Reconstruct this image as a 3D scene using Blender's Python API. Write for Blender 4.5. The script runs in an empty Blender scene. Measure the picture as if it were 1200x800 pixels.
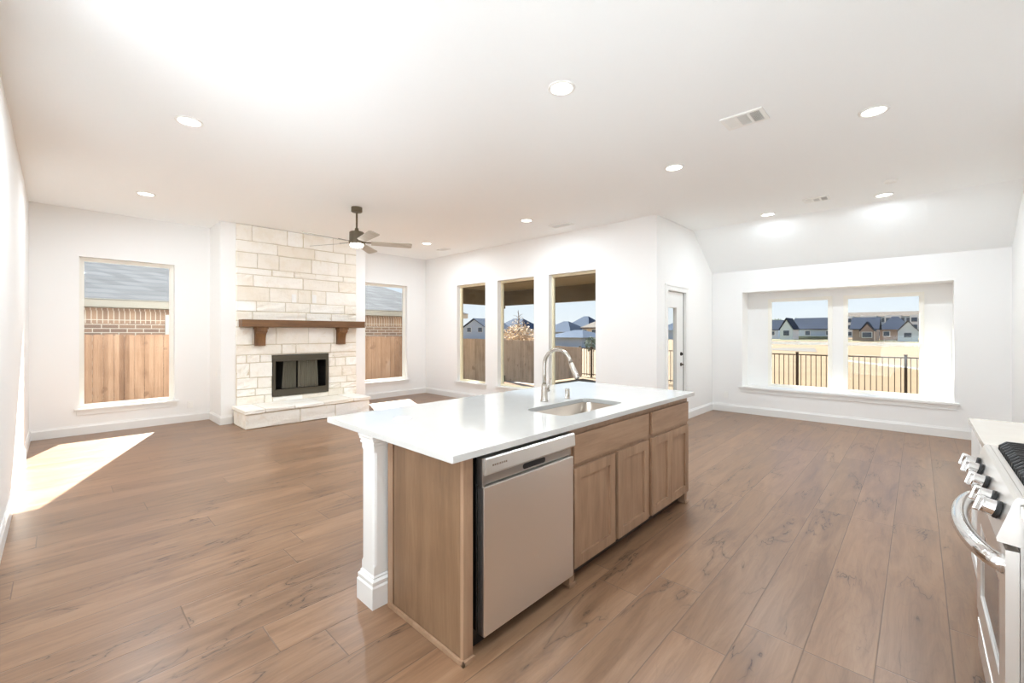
import bpy, bmesh, math, random
from mathutils import Vector, Matrix

# ------------------------------------------------------------------ camera, world, light, exposure
S = bpy.context.scene
COL = S.collection
S.view_settings.view_transform = 'Standard'
S.view_settings.look = 'None'
S.view_settings.gamma = 1.0
S.view_settings.use_curve_mapping = False
S.view_settings.exposure = 0.68
S.cycles.max_bounces = 14
S.cycles.diffuse_bounces = 7
S.cycles.glossy_bounces = 5
S.cycles.transparent_max_bounces = 12
S.cycles.sample_clamp_indirect = 6.0
S.cycles.caustics_reflective = False
S.cycles.caustics_refractive = False
S.cycles.use_denoising = True

CAM_H = 1.414
cam_d = bpy.data.cameras.new('camera')
cam_d.sensor_fit = 'HORIZONTAL'; cam_d.sensor_width = 36.0
cam_d.lens = 503.25 / 1200 * 36.0
cam_d.shift_y = -10.6 / 1200
cam_d.clip_start = 0.02; cam_d.clip_end = 1500
cam = bpy.data.objects.new('camera', cam_d); COL.objects.link(cam)
cam.location = (0, 0, CAM_H)
cam.rotation_euler = (math.pi / 2, 0, math.radians(43.378 - 90))
S.camera = cam

SKY = 0.62
SUN = 20.0
LAMP = 15.0          # watts of each ceiling downlight
BOUNCE = 24.0        # base watts of the added fill lamps, unseen behind the camera

world = bpy.data.worlds.new('sky'); S.world = world; world.use_nodes = True
wn = world.node_tree; wn.nodes.clear()
w_out = wn.nodes.new('ShaderNodeOutputWorld'); w_bg = wn.nodes.new('ShaderNodeBackground')
w_tc = wn.nodes.new('ShaderNodeTexCoord'); w_sep = wn.nodes.new('ShaderNodeSeparateXYZ')
w_ramp = wn.nodes.new('ShaderNodeValToRGB')
w_ramp.color_ramp.elements[0].position = 0.0; w_ramp.color_ramp.elements[0].color = (0.97, 1.0, 1.05, 1)
w_ramp.color_ramp.elements[1].position = 0.55; w_ramp.color_ramp.elements[1].color = (0.42, 0.62, 1.0, 1)
e = w_ramp.color_ramp.elements.new(0.13); e.color = (0.80, 0.92, 1.08, 1)
wn.links.new(w_tc.outputs['Generated'], w_sep.inputs[0]); wn.links.new(w_sep.outputs['Z'], w_ramp.inputs[0])
wn.links.new(w_ramp.outputs[0], w_bg.inputs[0]); w_bg.inputs[1].default_value = SKY
wn.links.new(w_bg.outputs[0], w_out.inputs[0])

sun_d = bpy.data.lights.new('sun', 'SUN'); sun_d.energy = SUN; sun_d.angle = math.radians(0.53); sun_d.color = (1, .95, .88)
sun = bpy.data.objects.new('sun', sun_d); COL.objects.link(sun)
sun.rotation_euler = Vector((0.357, 0.934, 0.66)).to_track_quat('Z', 'Y').to_euler()
sun.location = (8, 20, 14)

# fill lamps added out of view behind the camera, turned up to brighten the ceiling
def fill_lamp(name, loc, aim, size, energy, spread):
    d = bpy.data.lights.new(name, 'AREA'); d.shape = 'SQUARE'; d.size = size; d.energy = energy; d.color = (.84, .93, 1); d.spread = math.radians(spread)
    o = bpy.data.objects.new(name, d); COL.objects.link(o); o.location = loc
    o.rotation_euler = (Vector(loc) - Vector(aim)).to_track_quat('Z', 'Y').to_euler()
fill_lamp('fill_lamp_near', (-1.9, 1.2, .25), (-.6, 1.7, 3.1), 1.6, BOUNCE, 165)
fill_lamp('fill_lamp_middle', (-1.3, 1.9, .6), (2.6, 4.4, 4.6), 1.4, BOUNCE * .3, 105)
fill_lamp('fill_lamp_far', (-.7, -.5, 1.1), (2.6, 7.4, 3.7), .8, BOUNCE * .40, 42)
fill_lamp('fill_lamp_nook', (-1.6, .3, .8), (4.2, 1.4, 4.6), 1.2, BOUNCE * .6, 90)

# ------------------------------------------------------------------ helpers
rnd = random.Random(7)
def lin(c): return c / 12.92 if c <= .04045 else ((c + .055) / 1.055) ** 2.4
def rgb(r, g, b): return (lin(r / 255), lin(g / 255), lin(b / 255), 1)

def mat(name, col, rough=.5, metal=0.0, bump=0.0, bscale=40, var=0.0, vscale=4, spec=None, stretch=(1, 1, 1), emit=None, coat=0):
    m = bpy.data.materials.new(name); m.use_nodes = True
    nt = m.node_tree; p = nt.nodes['Principled BSDF']
    p.inputs['Base Color'].default_value = col; p.inputs['Roughness'].default_value = rough; p.inputs['Metallic'].default_value = metal
    if spec is not None: p.inputs['Specular IOR Level'].default_value = spec
    if coat: p.inputs['Coat Weight'].default_value = coat
    if emit: p.inputs['Emission Color'].default_value = emit[0]; p.inputs['Emission Strength'].default_value = emit[1]
    if bump or var:
        g = nt.nodes.new('ShaderNodeNewGeometry'); mp = nt.nodes.new('ShaderNodeMapping'); mp.inputs['Scale'].default_value = stretch
        nt.links.new(g.outputs['Position'], mp.inputs[0])
    if bump:
        n = nt.nodes.new('ShaderNodeTexNoise'); n.inputs['Scale'].default_value = bscale; n.inputs['Detail'].default_value = 4
        b = nt.nodes.new('ShaderNodeBump'); b.inputs['Strength'].default_value = bump; b.inputs['Distance'].default_value = .02
        nt.links.new(mp.outputs[0], n.inputs['Vector']); nt.links.new(n.outputs[0], b.inputs['Height']); nt.links.new(b.outputs[0], p.inputs['Normal'])
    if var:
        n = nt.nodes.new('ShaderNodeTexNoise'); n.inputs['Scale'].default_value = vscale; n.inputs['Detail'].default_value = 5
        r = nt.nodes.new('ShaderNodeMapRange'); r.inputs['From Min'].default_value = .3; r.inputs['From Max'].default_value = .7
        r.inputs['To Min'].default_value = 1 - var; r.inputs['To Max'].default_value = 1 + var
        mx = nt.nodes.new('ShaderNodeVectorMath'); mx.operation = 'SCALE'; mx.inputs[0].default_value = col[:3]
        nt.links.new(mp.outputs[0], n.inputs['Vector']); nt.links.new(n.outputs[0], r.inputs[0])
        nt.links.new(r.outputs[0], mx.inputs['Scale']); nt.links.new(mx.outputs[0], p.inputs['Base Color'])
    return m

class N:
    """small node-graph writer"""
    def __init__(s, m): s.nt = m.node_tree
    def n(s, t, **k):
        o = s.nt.nodes.new(t)
        for a, b in k.items(): setattr(o, a, b)
        return o
    def l(s, a, b): s.nt.links.new(a, b)
    def put(s, inp, v):
        if isinstance(v, (int, float)): inp.default_value = v
        else: s.l(v, inp)
    def m(s, op, a, b=0.0, c=0.0):
        o = s.n('ShaderNodeMath', operation=op); s.put(o.inputs[0], a); s.put(o.inputs[1], b)
        if op in ('MULTIPLY_ADD', 'COMPARE', 'SMOOTH_MIN'): s.put(o.inputs[2], c)
        return o.outputs[0]
    def xyz(s, x, y, z):
        o = s.n('ShaderNodeCombineXYZ'); s.put(o.inputs[0], x); s.put(o.inputs[1], y); s.put(o.inputs[2], z); return o.outputs[0]
    def noise(s, v, scale, detail=3, rough=.5, dist=0):
        o = s.n('ShaderNodeTexNoise'); s.l(v, o.inputs['Vector']); o.inputs['Scale'].default_value = scale
        o.inputs['Detail'].default_value = detail; o.inputs['Roughness'].default_value = rough; o.inputs['Distortion'].default_value = dist
        return o.outputs[0]
    def white(s, v):
        o = s.n('ShaderNodeTexWhiteNoise'); o.noise_dimensions = '3D'; s.l(v, o.inputs['Vector']); return o.outputs['Value']
    def rng(s, v, a, b, c, d):
        o = s.n('ShaderNodeMapRange'); s.put(o.inputs[0], v)
        for i, q in enumerate((a, b, c, d)): o.inputs[1 + i].default_value = q
        return o.outputs[0]
    def ramp(s, v, stops):
        o = s.n('ShaderNodeValToRGB'); s.l(v, o.inputs[0]); el = o.color_ramp.elements
        el[0].position, el[0].color = stops[0]; el[1].position, el[1].color = stops[-1]
        for p, c in stops[1:-1]: q = el.new(p); q.color = c
        return o.outputs[0]
    def mix(s, f, a, b):
        o = s.n('ShaderNodeMix', data_type='RGBA'); s.put(o.inputs[0], f)
        for i, v in ((6, a), (7, b)):
            if isinstance(v, tuple): o.inputs[i].default_value = v
            else: s.l(v, o.inputs[i])
        return o.outputs[2]

def floor_mat():
    m = mat('oak_plank_floor', rgb(165, 130, 105), .38); g = N(m); p = m.node_tree.nodes['Principled BSDF']
    pos = g.n('ShaderNodeNewGeometry').outputs['Position']; sp = g.n('ShaderNodeSeparateXYZ'); g.l(pos, sp.inputs[0])
    x, y = sp.outputs[0], sp.outputs[1]
    W, L = .24, 1.9
    yr = g.m('DIVIDE', g.m('ADD', y, 20.03), W); row = g.m('FLOOR', yr); fy = g.m('FRACT', yr)
    off = g.m('MULTIPLY', g.white(g.xyz(row, 3.3, 0)), L * 3)
    xr = g.m('DIVIDE', g.m('ADD', g.m('ADD', x, 40.0), off), L); cl = g.m('FLOOR', xr); fx = g.m('FRACT', xr)
    pid = g.white(g.xyz(row, cl, 1.7)); pid2 = g.white(g.xyz(row, cl, 9.1))
    ey = g.m('MULTIPLY', g.m('MINIMUM', fy, g.m('SUBTRACT', 1.0, fy)), W)
    ex = g.m('MULTIPLY', g.m('MINIMUM', fx, g.m('SUBTRACT', 1.0, fx)), L)
    seam = g.rng(g.m('MINIMUM', ex, ey), .0012, .0035, 1, 0)
    gv = g.xyz(g.m('ADD', g.m('MULTIPLY', x, 1.1), g.m('MULTIPLY', pid, 50)), g.m('MULTIPLY', y, 9), g.m('MULTIPLY', pid2, 30))
    big = g.noise(gv, 1.2, 5, .6, 1.0)
    fine = g.noise(g.xyz(g.m('MULTIPLY', x, 5), g.m('MULTIPLY', y, 120), pid), 1.0, 3, .6)
    cath = g.noise(g.xyz(g.m('ADD', g.m('MULTIPLY', x, 1.4), g.m('MULTIPLY', pid2, 70)), g.m('MULTIPLY', y, 7), pid), 1.0, 2, .4, .6)
    rings = g.m('FRACT', g.m('MULTIPLY', cath, 14)); rings = g.rng(g.m('ABSOLUTE', g.m('SUBTRACT', rings, .5)), 0, .12, 1, 0)
    base = g.ramp(big, [(.25, rgb(114, 84, 62)), (.5, rgb(139, 106, 80)), (.78, rgb(157, 124, 97))])
    tone = g.m('MULTIPLY', g.rng(pid, 0, 1, .86, 1.10), g.rng(fine, .25, .75, .93, 1.06))
    tone = g.m('MULTIPLY', tone, g.m('SUBTRACT', 1.0, g.m('MULTIPLY', rings, .07)))
    vs = g.n('ShaderNodeVectorMath', operation='SCALE'); g.l(base, vs.inputs[0]); g.l(tone, vs.inputs['Scale'])
    # dark wandering cracks and knots in some planks
    cr = g.noise(g.xyz(g.m('ADD', g.m('MULTIPLY', x, 1.3), g.m('MULTIPLY', pid, 90)), g.m('MULTIPLY', y, 5.5), pid2), 1.0, 4, .55, .5)
    line = g.rng(g.m('ABSOLUTE', g.m('SUBTRACT', cr, .47)), .0, .0065, 1, 0)
    gate = g.noise(g.xyz(g.m('ADD', g.m('MULTIPLY', x, 1.6), g.m('MULTIPLY', pid2, 40)), g.m('MULTIPLY', y, 3.2), 4.4), 1.0, 2)
    gate = g.rng(gate, .51, .58, 0, 1)
    line = g.m('MULTIPLY', line, gate)
    smear = g.m('MULTIPLY', g.rng(g.m('ABSOLUTE', g.m('SUBTRACT', cr, .47)), .0, .05, 1, 0), gate)
    c = g.mix(g.m('MULTIPLY', smear, .42), vs.outputs[0], rgb(96, 72, 55))
    c = g.mix(g.m('MULTIPLY', line, .85), c, rgb(58, 41, 31))
    c = g.mix(g.m('MULTIPLY', seam, .7), c, rgb(92, 72, 58))
    g.l(c, p.inputs['Base Color'])
    g.l(g.rng(big, .3, .7, .29, .36), p.inputs['Roughness'])
    b = g.n('ShaderNodeBump'); b.inputs['Strength'].default_value = .25; b.inputs['Distance'].default_value = .004
    g.l(g.m('SUBTRACT', g.m('MULTIPLY', fine, .04), g.m('ADD', seam, g.m('MULTIPLY', line, .5))), b.inputs['Height']); g.l(b.outputs[0], p.inputs['Normal'])
    return m

def wood_mat(name, dark, mid, light, axis='z', rough=.4, scale=1.0, board=0, bax='x', knots=0):
    """stained or raw timber; grain runs along axis; board > 0 draws separate boards of that width across bax"""
    m = mat(name, mid, rough); g = N(m); p = m.node_tree.nodes['Principled BSDF']
    pos = g.n('ShaderNodeNewGeometry').outputs['Position']; sp = g.n('ShaderNodeSeparateXYZ'); g.l(pos, sp.inputs[0])
    k = {'x': (2.0, 22, 22), 'y': (22, 2.0, 22), 'z': (22, 22, 2.0)}[axis]
    sh = 0.0
    if board:
        r = g.m('FLOOR', g.m('DIVIDE', g.m('ADD', sp.outputs['xyz'.index(bax)], 60), board)); sh = g.white(g.xyz(r, 2.2, 5))
    v = g.xyz(g.m('MULTIPLY', sp.outputs[0], k[0] * scale), g.m('MULTIPLY', sp.outputs[1], k[1] * scale), g.m('ADD', g.m('MULTIPLY', sp.outputs[2], k[2] * scale), g.m('MULTIPLY', sh, 40) if board else 0.0))
    a = g.noise(v, .55, 6, .65, .5)
    f = g.noise(v, 4, 3, .6)
    blot = g.noise(pos, 3.5, 3)
    t = g.m('ADD', g.m('ADD', g.m('MULTIPLY', a, .6), g.m('MULTIPLY', f, .2)), g.m('MULTIPLY', blot, .2))
    if board: t = g.m('ADD', t, g.m('MULTIPLY', g.m('SUBTRACT', sh, .5), .15))
    c = g.ramp(t, [(.32, dark), (.5, mid), (.68, light)])
    if knots:
        kn = g.noise(g.xyz(g.m('MULTIPLY', sp.outputs[0], 6), g.m('MULTIPLY', sp.outputs[1], 6), g.m('MULTIPLY', sp.outputs[2], 4)), 1.3, 1)
        c = g.mix(g.rng(kn, .70, .74, 0, .7), c, dark)
    g.l(c, p.inputs['Base Color'])
    return m

def glass_mat():
    m = bpy.data.materials.new('window_glass'); m.use_nodes = True; nt = m.node_tree; nt.nodes.clear()
    o = nt.nodes.new('ShaderNodeOutputMaterial'); mx = nt.nodes.new('ShaderNodeMixShader'); t = nt.nodes.new('ShaderNodeBsdfTransparent')
    gl = nt.nodes.new('ShaderNodeBsdfGlossy'); gl.inputs['Roughness'].default_value = .02
    ge = nt.nodes.new('ShaderNodeNewGeometry'); dt = nt.nodes.new('ShaderNodeVectorMath'); dt.operation = 'DOT_PRODUCT'
    nt.links.new(ge.outputs['Incoming'], dt.inputs[0]); nt.links.new(ge.outputs['Normal'], dt.inputs[1])
    fv = dt.outputs['Value']
    for op, v in (('ABSOLUTE', 0), ('SUBTRACT', None), ('POWER', 5.0), ('MULTIPLY_ADD', .55)):
        mth = nt.nodes.new('ShaderNodeMath'); mth.operation = op
        if op == 'SUBTRACT': mth.inputs[0].default_value = 1.0; nt.links.new(fv, mth.inputs[1])
        else:
            nt.links.new(fv, mth.inputs[0]); mth.inputs[1].default_value = v
            if op == 'MULTIPLY_ADD': mth.inputs[2].default_value = .012
        fv = mth.outputs[0]
    t.inputs[0].default_value = (.96, .98, .97, 1)
    nt.links.new(fv, mx.inputs[0]); nt.links.new(t.outputs[0], mx.inputs[1]); nt.links.new(gl.outputs[0], mx.inputs[2]); nt.links.new(mx.outputs[0], o.inputs[0])
    return m

def shingle_mat(name, c1, c2):
    m = mat(name, c1, .95, spec=.03); g = N(m); p = m.node_tree.nodes['Principled BSDF']
    pos = g.n('ShaderNodeNewGeometry').outputs['Position']; sp = g.n('ShaderNodeSeparateXYZ'); g.l(pos, sp.inputs[0])
    row = g.m('FLOOR', g.m('DIVIDE', sp.outputs[2], .11))
    hx = g.m('FLOOR', g.m('DIVIDE', g.m('ADD', g.m('ADD', sp.outputs[0], sp.outputs[1]), g.m('MULTIPLY', g.white(g.xyz(row, 1, 2)), 3)), .28))
    w = g.white(g.xyz(row, hx, 1)); fr = g.m('FRACT', g.m('DIVIDE', sp.outputs[2], .11))
    t = g.m('ADD', g.m('MULTIPLY', w, .6), g.m('MULTIPLY', g.noise(pos, 1.2, 3), .4))
    c = g.mix(t, c1, c2)
    c = g.mix(g.rng(fr, 0, .3, .6, 0), c, rgb(84, 86, 90)); g.l(c, p.inputs['Base Color'])
    return m

def brick_mat(name, c1, c2, mortar, u=('x',), soldier=False):
    m = mat(name, c1, .8); g = N(m); p = m.node_tree.nodes['Principled BSDF']
    pos = g.n('ShaderNodeNewGeometry').outputs['Position']; sp = g.n('ShaderNodeSeparateXYZ'); g.l(pos, sp.inputs[0])
    b = g.n('ShaderNodeTexBrick'); h = g.m('ADD', sp.outputs[0], sp.outputs[1])
    if soldier: g.l(g.xyz(g.m('ADD', sp.outputs[2], 10.03), h, 0), b.inputs['Vector']); b.offset = 0
    else: g.l(g.xyz(h, sp.outputs[2], 0), b.inputs['Vector'])
    b.inputs['Color1'].default_value = c1; b.inputs['Color2'].default_value = c2; b.inputs['Mortar'].default_value = mortar
    b.inputs['Scale'].default_value = 1; b.inputs['Mortar Size'].default_value = .008; b.inputs['Brick Width'].default_value = .26; b.inputs['Row Height'].default_value = .083
    g.l(b.outputs[0], p.inputs['Base Color'])
    return m

def stone_mat():
    m = mat('cream_limestone', rgb(225, 217, 200), .85); g = N(m); p = m.node_tree.nodes['Principled BSDF']
    geo = g.n('ShaderNodeNewGeometry'); pos = geo.outputs['Position']
    isl = geo.outputs['Random Per Island']
    n1 = g.noise(pos, 3.2, 6, .65); n2 = g.noise(pos, 26, 5, .7); n3 = g.noise(pos, 7, 4, .6, .8)
    base = g.ramp(isl, [(0, rgb(238, 230, 216)), (.35, rgb(248, 245, 238)), (.7, rgb(242, 236, 225)), (1, rgb(250, 248, 243))])
    c = g.mix(g.rng(n1, .48, .66, 0, .40), base, rgb(230, 218, 196))
    c = g.mix(g.rng(n3, .63, .75, 0, .40), c, rgb(218, 196, 164))
    c = g.mix(g.rng(n2, .58, .72, 0, .22), c, rgb(210, 202, 188)); g.l(c, p.inputs['Base Color'])
    b = g.n('ShaderNodeBump'); b.inputs['Strength'].default_value = .8; b.inputs['Distance'].default_value = .02
    g.l(g.m('ADD', n1, g.m('MULTIPLY', n2, .5)), b.inputs['Height']); g.l(b.outputs[0], p.inputs['Normal'])
    return m

def steel_mat(name, ax='z', col=(.93, .91, .88, 1), rough=.30):
    m = mat(name, col, rough, 1.0); g = N(m); p = m.node_tree.nodes['Principled BSDF']
    pos = g.n('ShaderNodeNewGeometry').outputs['Position']; mp = g.n('ShaderNodeMapping'); g.l(pos, mp.inputs[0])
    mp.inputs['Scale'].default_value = {'z': (160, 160, 1), 'x': (1, 160, 160), 'y': (160, 1, 160)}[ax]
    f = g.noise(mp.outputs[0], 1, 2); g.l(g.rng(f, .2, .8, rough - .004, rough + .004), p.inputs['Roughness'])
    return m

M = {}
M['floor'] = floor_mat()
M['wall'] = mat('wall_paint', rgb(240, 239, 237), .75, bump=.04, bscale=260)
M['ceil'] = mat('ceiling_paint', rgb(248, 250, 250), .9, bump=.10, bscale=160)
M['trim'] = mat('white_trim_paint', rgb(233, 232, 229), .35)
M['white'] = mat('white_plastic', rgb(242, 241, 237), .4)
M['vinyl'] = mat('almond_vinyl', rgb(232, 224, 196), .4)
M['vinylw'] = mat('white_vinyl', rgb(240, 237, 228), .4)
M['glass'] = glass_mat()
M['stone'] = stone_mat()
M['mortar'] = mat('pale_mortar', rgb(214, 203, 182), .95, bump=.4, bscale=90)
M['mantel'] = wood_mat('mantel_oak', rgb(80, 54, 30), rgb(112, 78, 46), rgb(136, 100, 62), 'x', .5)
M['bracket'] = wood_mat('bracket_oak', rgb(86, 58, 32), rgb(120, 84, 50), rgb(144, 106, 66), 'z', .5)
M['firemetal'] = mat('bronze_black_metal', rgb(84, 78, 66), .45, .5)
M['soot'] = mat('firebox_refractory', rgb(38, 36, 32), .9, bump=.4, bscale=30)
M['mesh'] = None
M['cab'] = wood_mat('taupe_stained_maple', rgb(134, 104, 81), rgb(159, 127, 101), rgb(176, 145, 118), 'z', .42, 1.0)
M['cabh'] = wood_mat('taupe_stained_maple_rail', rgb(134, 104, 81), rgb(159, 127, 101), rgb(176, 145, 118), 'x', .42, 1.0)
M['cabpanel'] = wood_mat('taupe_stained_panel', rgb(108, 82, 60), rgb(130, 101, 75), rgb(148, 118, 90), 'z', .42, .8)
M['toe'] = mat('toe_kick', rgb(60, 45, 35), .7)
M['black'] = mat('black_plastic', rgb(18, 16, 15), .5)
M['quartz'] = mat('white_quartz', rgb(202, 200, 196), .07, var=.012, vscale=9)
M['quartz2'] = mat('beige_white_quartz', rgb(212, 203, 191), .14, var=.02, vscale=9)
M['steel'] = steel_mat('brushed_steel', 'z')
M['steelx'] = steel_mat('brushed_steel_band', 'x', (.84, .81, .77, 1), .34)
M['steeld'] = steel_mat('shadow_steel', 'x', (.42, .39, .36, 1), .35)
M['sink'] = steel_mat('satin_sink_steel', 'x', (.50, .43, .36, 1), .30)
M['nickel'] = mat('brushed_nickel', (.50, .46, .41, 1), .22, 1.0)
M['chrome'] = mat('polished_metal', (.78, .77, .76, 1), .12, 1.0)
M['bronze'] = mat('fan_bronze', rgb(96, 84, 66), .45, .4)
M['blade'] = wood_mat('grey_weathered_blade', rgb(168, 164, 154), rgb(192, 188, 178), rgb(206, 202, 194), 'x', .5)
M['lens'] = mat('lit_lens', rgb(255, 255, 250), .5, emit=((1, .97, .90, 1), 6.0))
M['dark'] = mat('vent_dark', rgb(70, 66, 58), .8)
M['iron'] = mat('cast_iron', rgb(30, 28, 27), .42, bump=.1, bscale=200)
M['bglass'] = mat('oven_glass', rgb(30, 30, 33), .06)
M['wcab'] = mat('white_cabinet_paint', rgb(228, 227, 224), .4)
M['hard'] = mat('dark_bronze_hardware', rgb(70, 60, 52), .35, .9)
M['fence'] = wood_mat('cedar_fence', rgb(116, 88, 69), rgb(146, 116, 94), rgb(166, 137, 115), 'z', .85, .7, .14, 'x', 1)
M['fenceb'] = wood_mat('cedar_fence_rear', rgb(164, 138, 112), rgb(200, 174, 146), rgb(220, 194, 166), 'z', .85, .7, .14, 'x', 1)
M['metal_fence'] = mat('dark_fence_metal', rgb(70, 55, 38), .5, .2)
M['grass'] = mat('dry_winter_turf', rgb(108, 88, 62), .95, var=.10, vscale=.45, bump=.3, bscale=9)
M['green'] = mat('green_turf', rgb(84, 86, 58), .95, var=.15, vscale=.2)
M['concrete'] = mat('pale_concrete', rgb(132, 128, 122), .9, var=.05)
M['wedge_grey'] = mat('grey_field_wedge', rgb(84, 80, 76), .95)
M['roof'] = shingle_mat('grey_blue_shingle', rgb(98, 99, 101), rgb(126, 127, 130))
M['brick'] = brick_mat('tan_brick', rgb(176, 146, 126), rgb(148, 126, 114), rgb(224, 216, 204))
M['soldier'] = brick_mat('soldier_brick', rgb(190, 160, 138), rgb(166, 140, 124), rgb(224, 216, 204), soldier=True)
M['fascia'] = mat('grey_fascia', rgb(168, 164, 154), .7)
M['patio_wood'] = wood_mat('stained_patio_boards', rgb(98, 90, 68), rgb(122, 113, 87), rgb(138, 128, 102), 'y', .7, .6, .14, 'x')
M['patio_beam'] = wood_mat('stained_patio_beam', rgb(76, 68, 50), rgb(96, 87, 65), rgb(112, 102, 78), 'y', .7, .6)
M['farroof'] = mat('slate_blue_roof', rgb(46, 53, 67), .9, spec=.05, var=.10, vscale=.3)
M['farroof2'] = mat('dull_taupe_roof', rgb(98, 92, 87), .9, spec=.05, var=.06, vscale=.3)
M['farroof3'] = mat('steel_blue_roof', rgb(66, 78, 96), .9, spec=.05, var=.10, vscale=.3)
M['farwhite'] = mat('white_siding', rgb(226, 226, 222), .8)
M['farbrick'] = mat('rosy_brick', rgb(150, 130, 118), .85, var=.1, vscale=1)
M['farglass'] = mat('far_window_glass', rgb(70, 82, 96), .2)
M['farcream'] = mat('cream_stucco', rgb(226, 206, 184), .85)
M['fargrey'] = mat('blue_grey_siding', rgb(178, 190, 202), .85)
M['leafo'] = mat('copper_leaves', rgb(206, 182, 148), .8, var=.3, vscale=8)
M['leafg'] = mat('dark_green_leaves', rgb(92, 104, 84), .9, var=.3, vscale=1)
M['bark'] = mat('bark', rgb(110, 92, 76), .9, var=.2, vscale=10)

def mesh_curtain():
    m = bpy.data.materials.new('spark_screen_mesh'); m.use_nodes = True; nt = m.node_tree; p = nt.nodes['Principled BSDF']
    p.inputs['Base Color'].default_value = rgb(128, 123, 108); p.inputs['Metallic'].default_value = .4; p.inputs['Roughness'].default_value = .5
    g = N(m); tr = g.n('ShaderNodeBsdfTransparent'); mx = g.n('ShaderNodeMixShader'); mx.inputs[0].default_value = .72
    g.l(tr.outputs[0], mx.inputs[1]); g.l(p.outputs[0], mx.inputs[2]); g.l(mx.outputs[0], nt.nodes['Material Output'].inputs[0])
    return m
M['mesh'] = mesh_curtain()

WL = {}     # world location of every root, so that children can be written in world coordinates
def tag(o, label, cat, group=None, kind=None):
    if label: o['label'] = label
    if cat: o['category'] = cat
    if group: o['group'] = group
    if kind: o['kind'] = kind
    return o
def thing(name, label, cat, loc, group=None):
    o = bpy.data.objects.new(name, None); COL.objects.link(o); o.location = loc; o.empty_display_size = .1
    WL[o] = Vector(loc); return tag(o, label, cat, group)
def obj(name, bm, m, parent=None, loc=None, smooth=False, label=None):
    """bm is written in world coordinates; the origin goes to loc (top level) or to the parent's place"""
    o_loc = WL[parent] if parent else Vector(loc or (0, 0, 0))
    bmesh.ops.translate(bm, verts=bm.verts, vec=-o_loc)
    bmesh.ops.recalc_face_normals(bm, faces=bm.faces)
    me = bpy.data.meshes.new(name); bm.to_mesh(me); bm.free(); me.materials.append(m)
    if smooth:
        for f in me.polygons: f.use_smooth = True
    o = bpy.data.objects.new(name, me); COL.objects.link(o); WL[o] = o_loc
    if parent: o.parent = parent
    else: o.location = o_loc
    if label: o['label'] = label
    return o
def struct(name, bm, m, parent=None, loc=None):
    o = obj(name, bm, m, parent, loc)
    if not parent: o['kind'] = 'structure'
    return o
def copy_tree(o, parent=None, loc=None, rot=None):
    c = o.copy(); COL.objects.link(c); c.parent = parent
    if loc is not None: c.location = loc
    if rot is not None: c.rotation_euler = rot
    for ch in list(o.children): copy_tree(ch, c)
    return c

def B(): return bmesh.new()
def box(bm, x0, x1, y0, y1, z0, z1, bev=0.0, seg=2):
    x0, x1 = min(x0, x1), max(x0, x1); y0, y1 = min(y0, y1), max(y0, y1); z0, z1 = min(z0, z1), max(z0, z1)
    t = bmesh.new() if bev else bm
    v = [t.verts.new(p) for p in ((x0, y0, z0), (x1, y0, z0), (x1, y1, z0), (x0, y1, z0), (x0, y0, z1), (x1, y0, z1), (x1, y1, z1), (x0, y1, z1))]
    for f in ((0, 3, 2, 1), (4, 5, 6, 7), (0, 1, 5, 4), (1, 2, 6, 5), (2, 3, 7, 6), (3, 0, 4, 7)): t.faces.new([v[i] for i in f])
    if bev:
        bmesh.ops.bevel(t, geom=list(t.edges), offset=bev, segments=seg, profile=.7, affect='EDGES')
        merge(bm, t)
    return bm
def merge(bm, t, mtx=None):
    if mtx is not None: bmesh.ops.transform(t, matrix=mtx, verts=t.verts)
    mp = {v: bm.verts.new(v.co) for v in t.verts}
    for f in t.faces:
        try: bm.faces.new([mp[v] for v in f.verts])
        except ValueError: pass
    t.free()
def prism(bm, pts, a0, a1, axis):
    """pts: 2-D outline in the two other axes (in xyz order); extruded along axis from a0 to a1"""
    def P(p, a):
        return {'x': (a, p[0], p[1]), 'y': (p[0], a, p[1]), 'z': (p[0], p[1], a)}[axis]
    A = [bm.verts.new(P(p, a0)) for p in pts]; C = [bm.verts.new(P(p, a1)) for p in pts]; n = len(pts)
    bm.faces.new(A); bm.faces.new(C[::-1])
    for i in range(n): bm.faces.new((A[i], A[(i + 1) % n], C[(i + 1) % n], C[i]))
    return bm
def lathe(bm, prof, c, seg=24, axis=Vector((0, 0, 1))):
    """prof: (radius, height) list; revolved about axis through c"""
    q = axis.to_track_quat('Z', 'Y'); rings = []
    for r, h in prof:
        if r < 1e-6: rings.append([bm.verts.new(Vector(c) + q @ Vector((0, 0, h)))])
        else: rings.append([bm.verts.new(Vector(c) + q @ Vector((r * math.cos(2 * math.pi * i / seg), r * math.sin(2 * math.pi * i / seg), h))) for i in range(seg)])
    for a, b in zip(rings, rings[1:]):
        for i in range(seg):
            j = (i + 1) % seg
            if len(a) == 1 and len(b) > 1: bm.faces.new((a[0], b[j], b[i]))
            elif len(b) == 1 and len(a) > 1: bm.faces.new((a[i], a[j], b[0]))
            elif len(a) > 1: bm.faces.new((a[i], a[j], b[j], b[i]))
    return bm
def cyl(bm, p0, p1, r, seg=16, r1=None):
    p0, p1 = Vector(p0), Vector(p1); d = p1 - p0
    return lathe(bm, [(0, 0), (r, 0), (r if r1 is None else r1, d.length), (0, d.length)], p0, seg, d)
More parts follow.
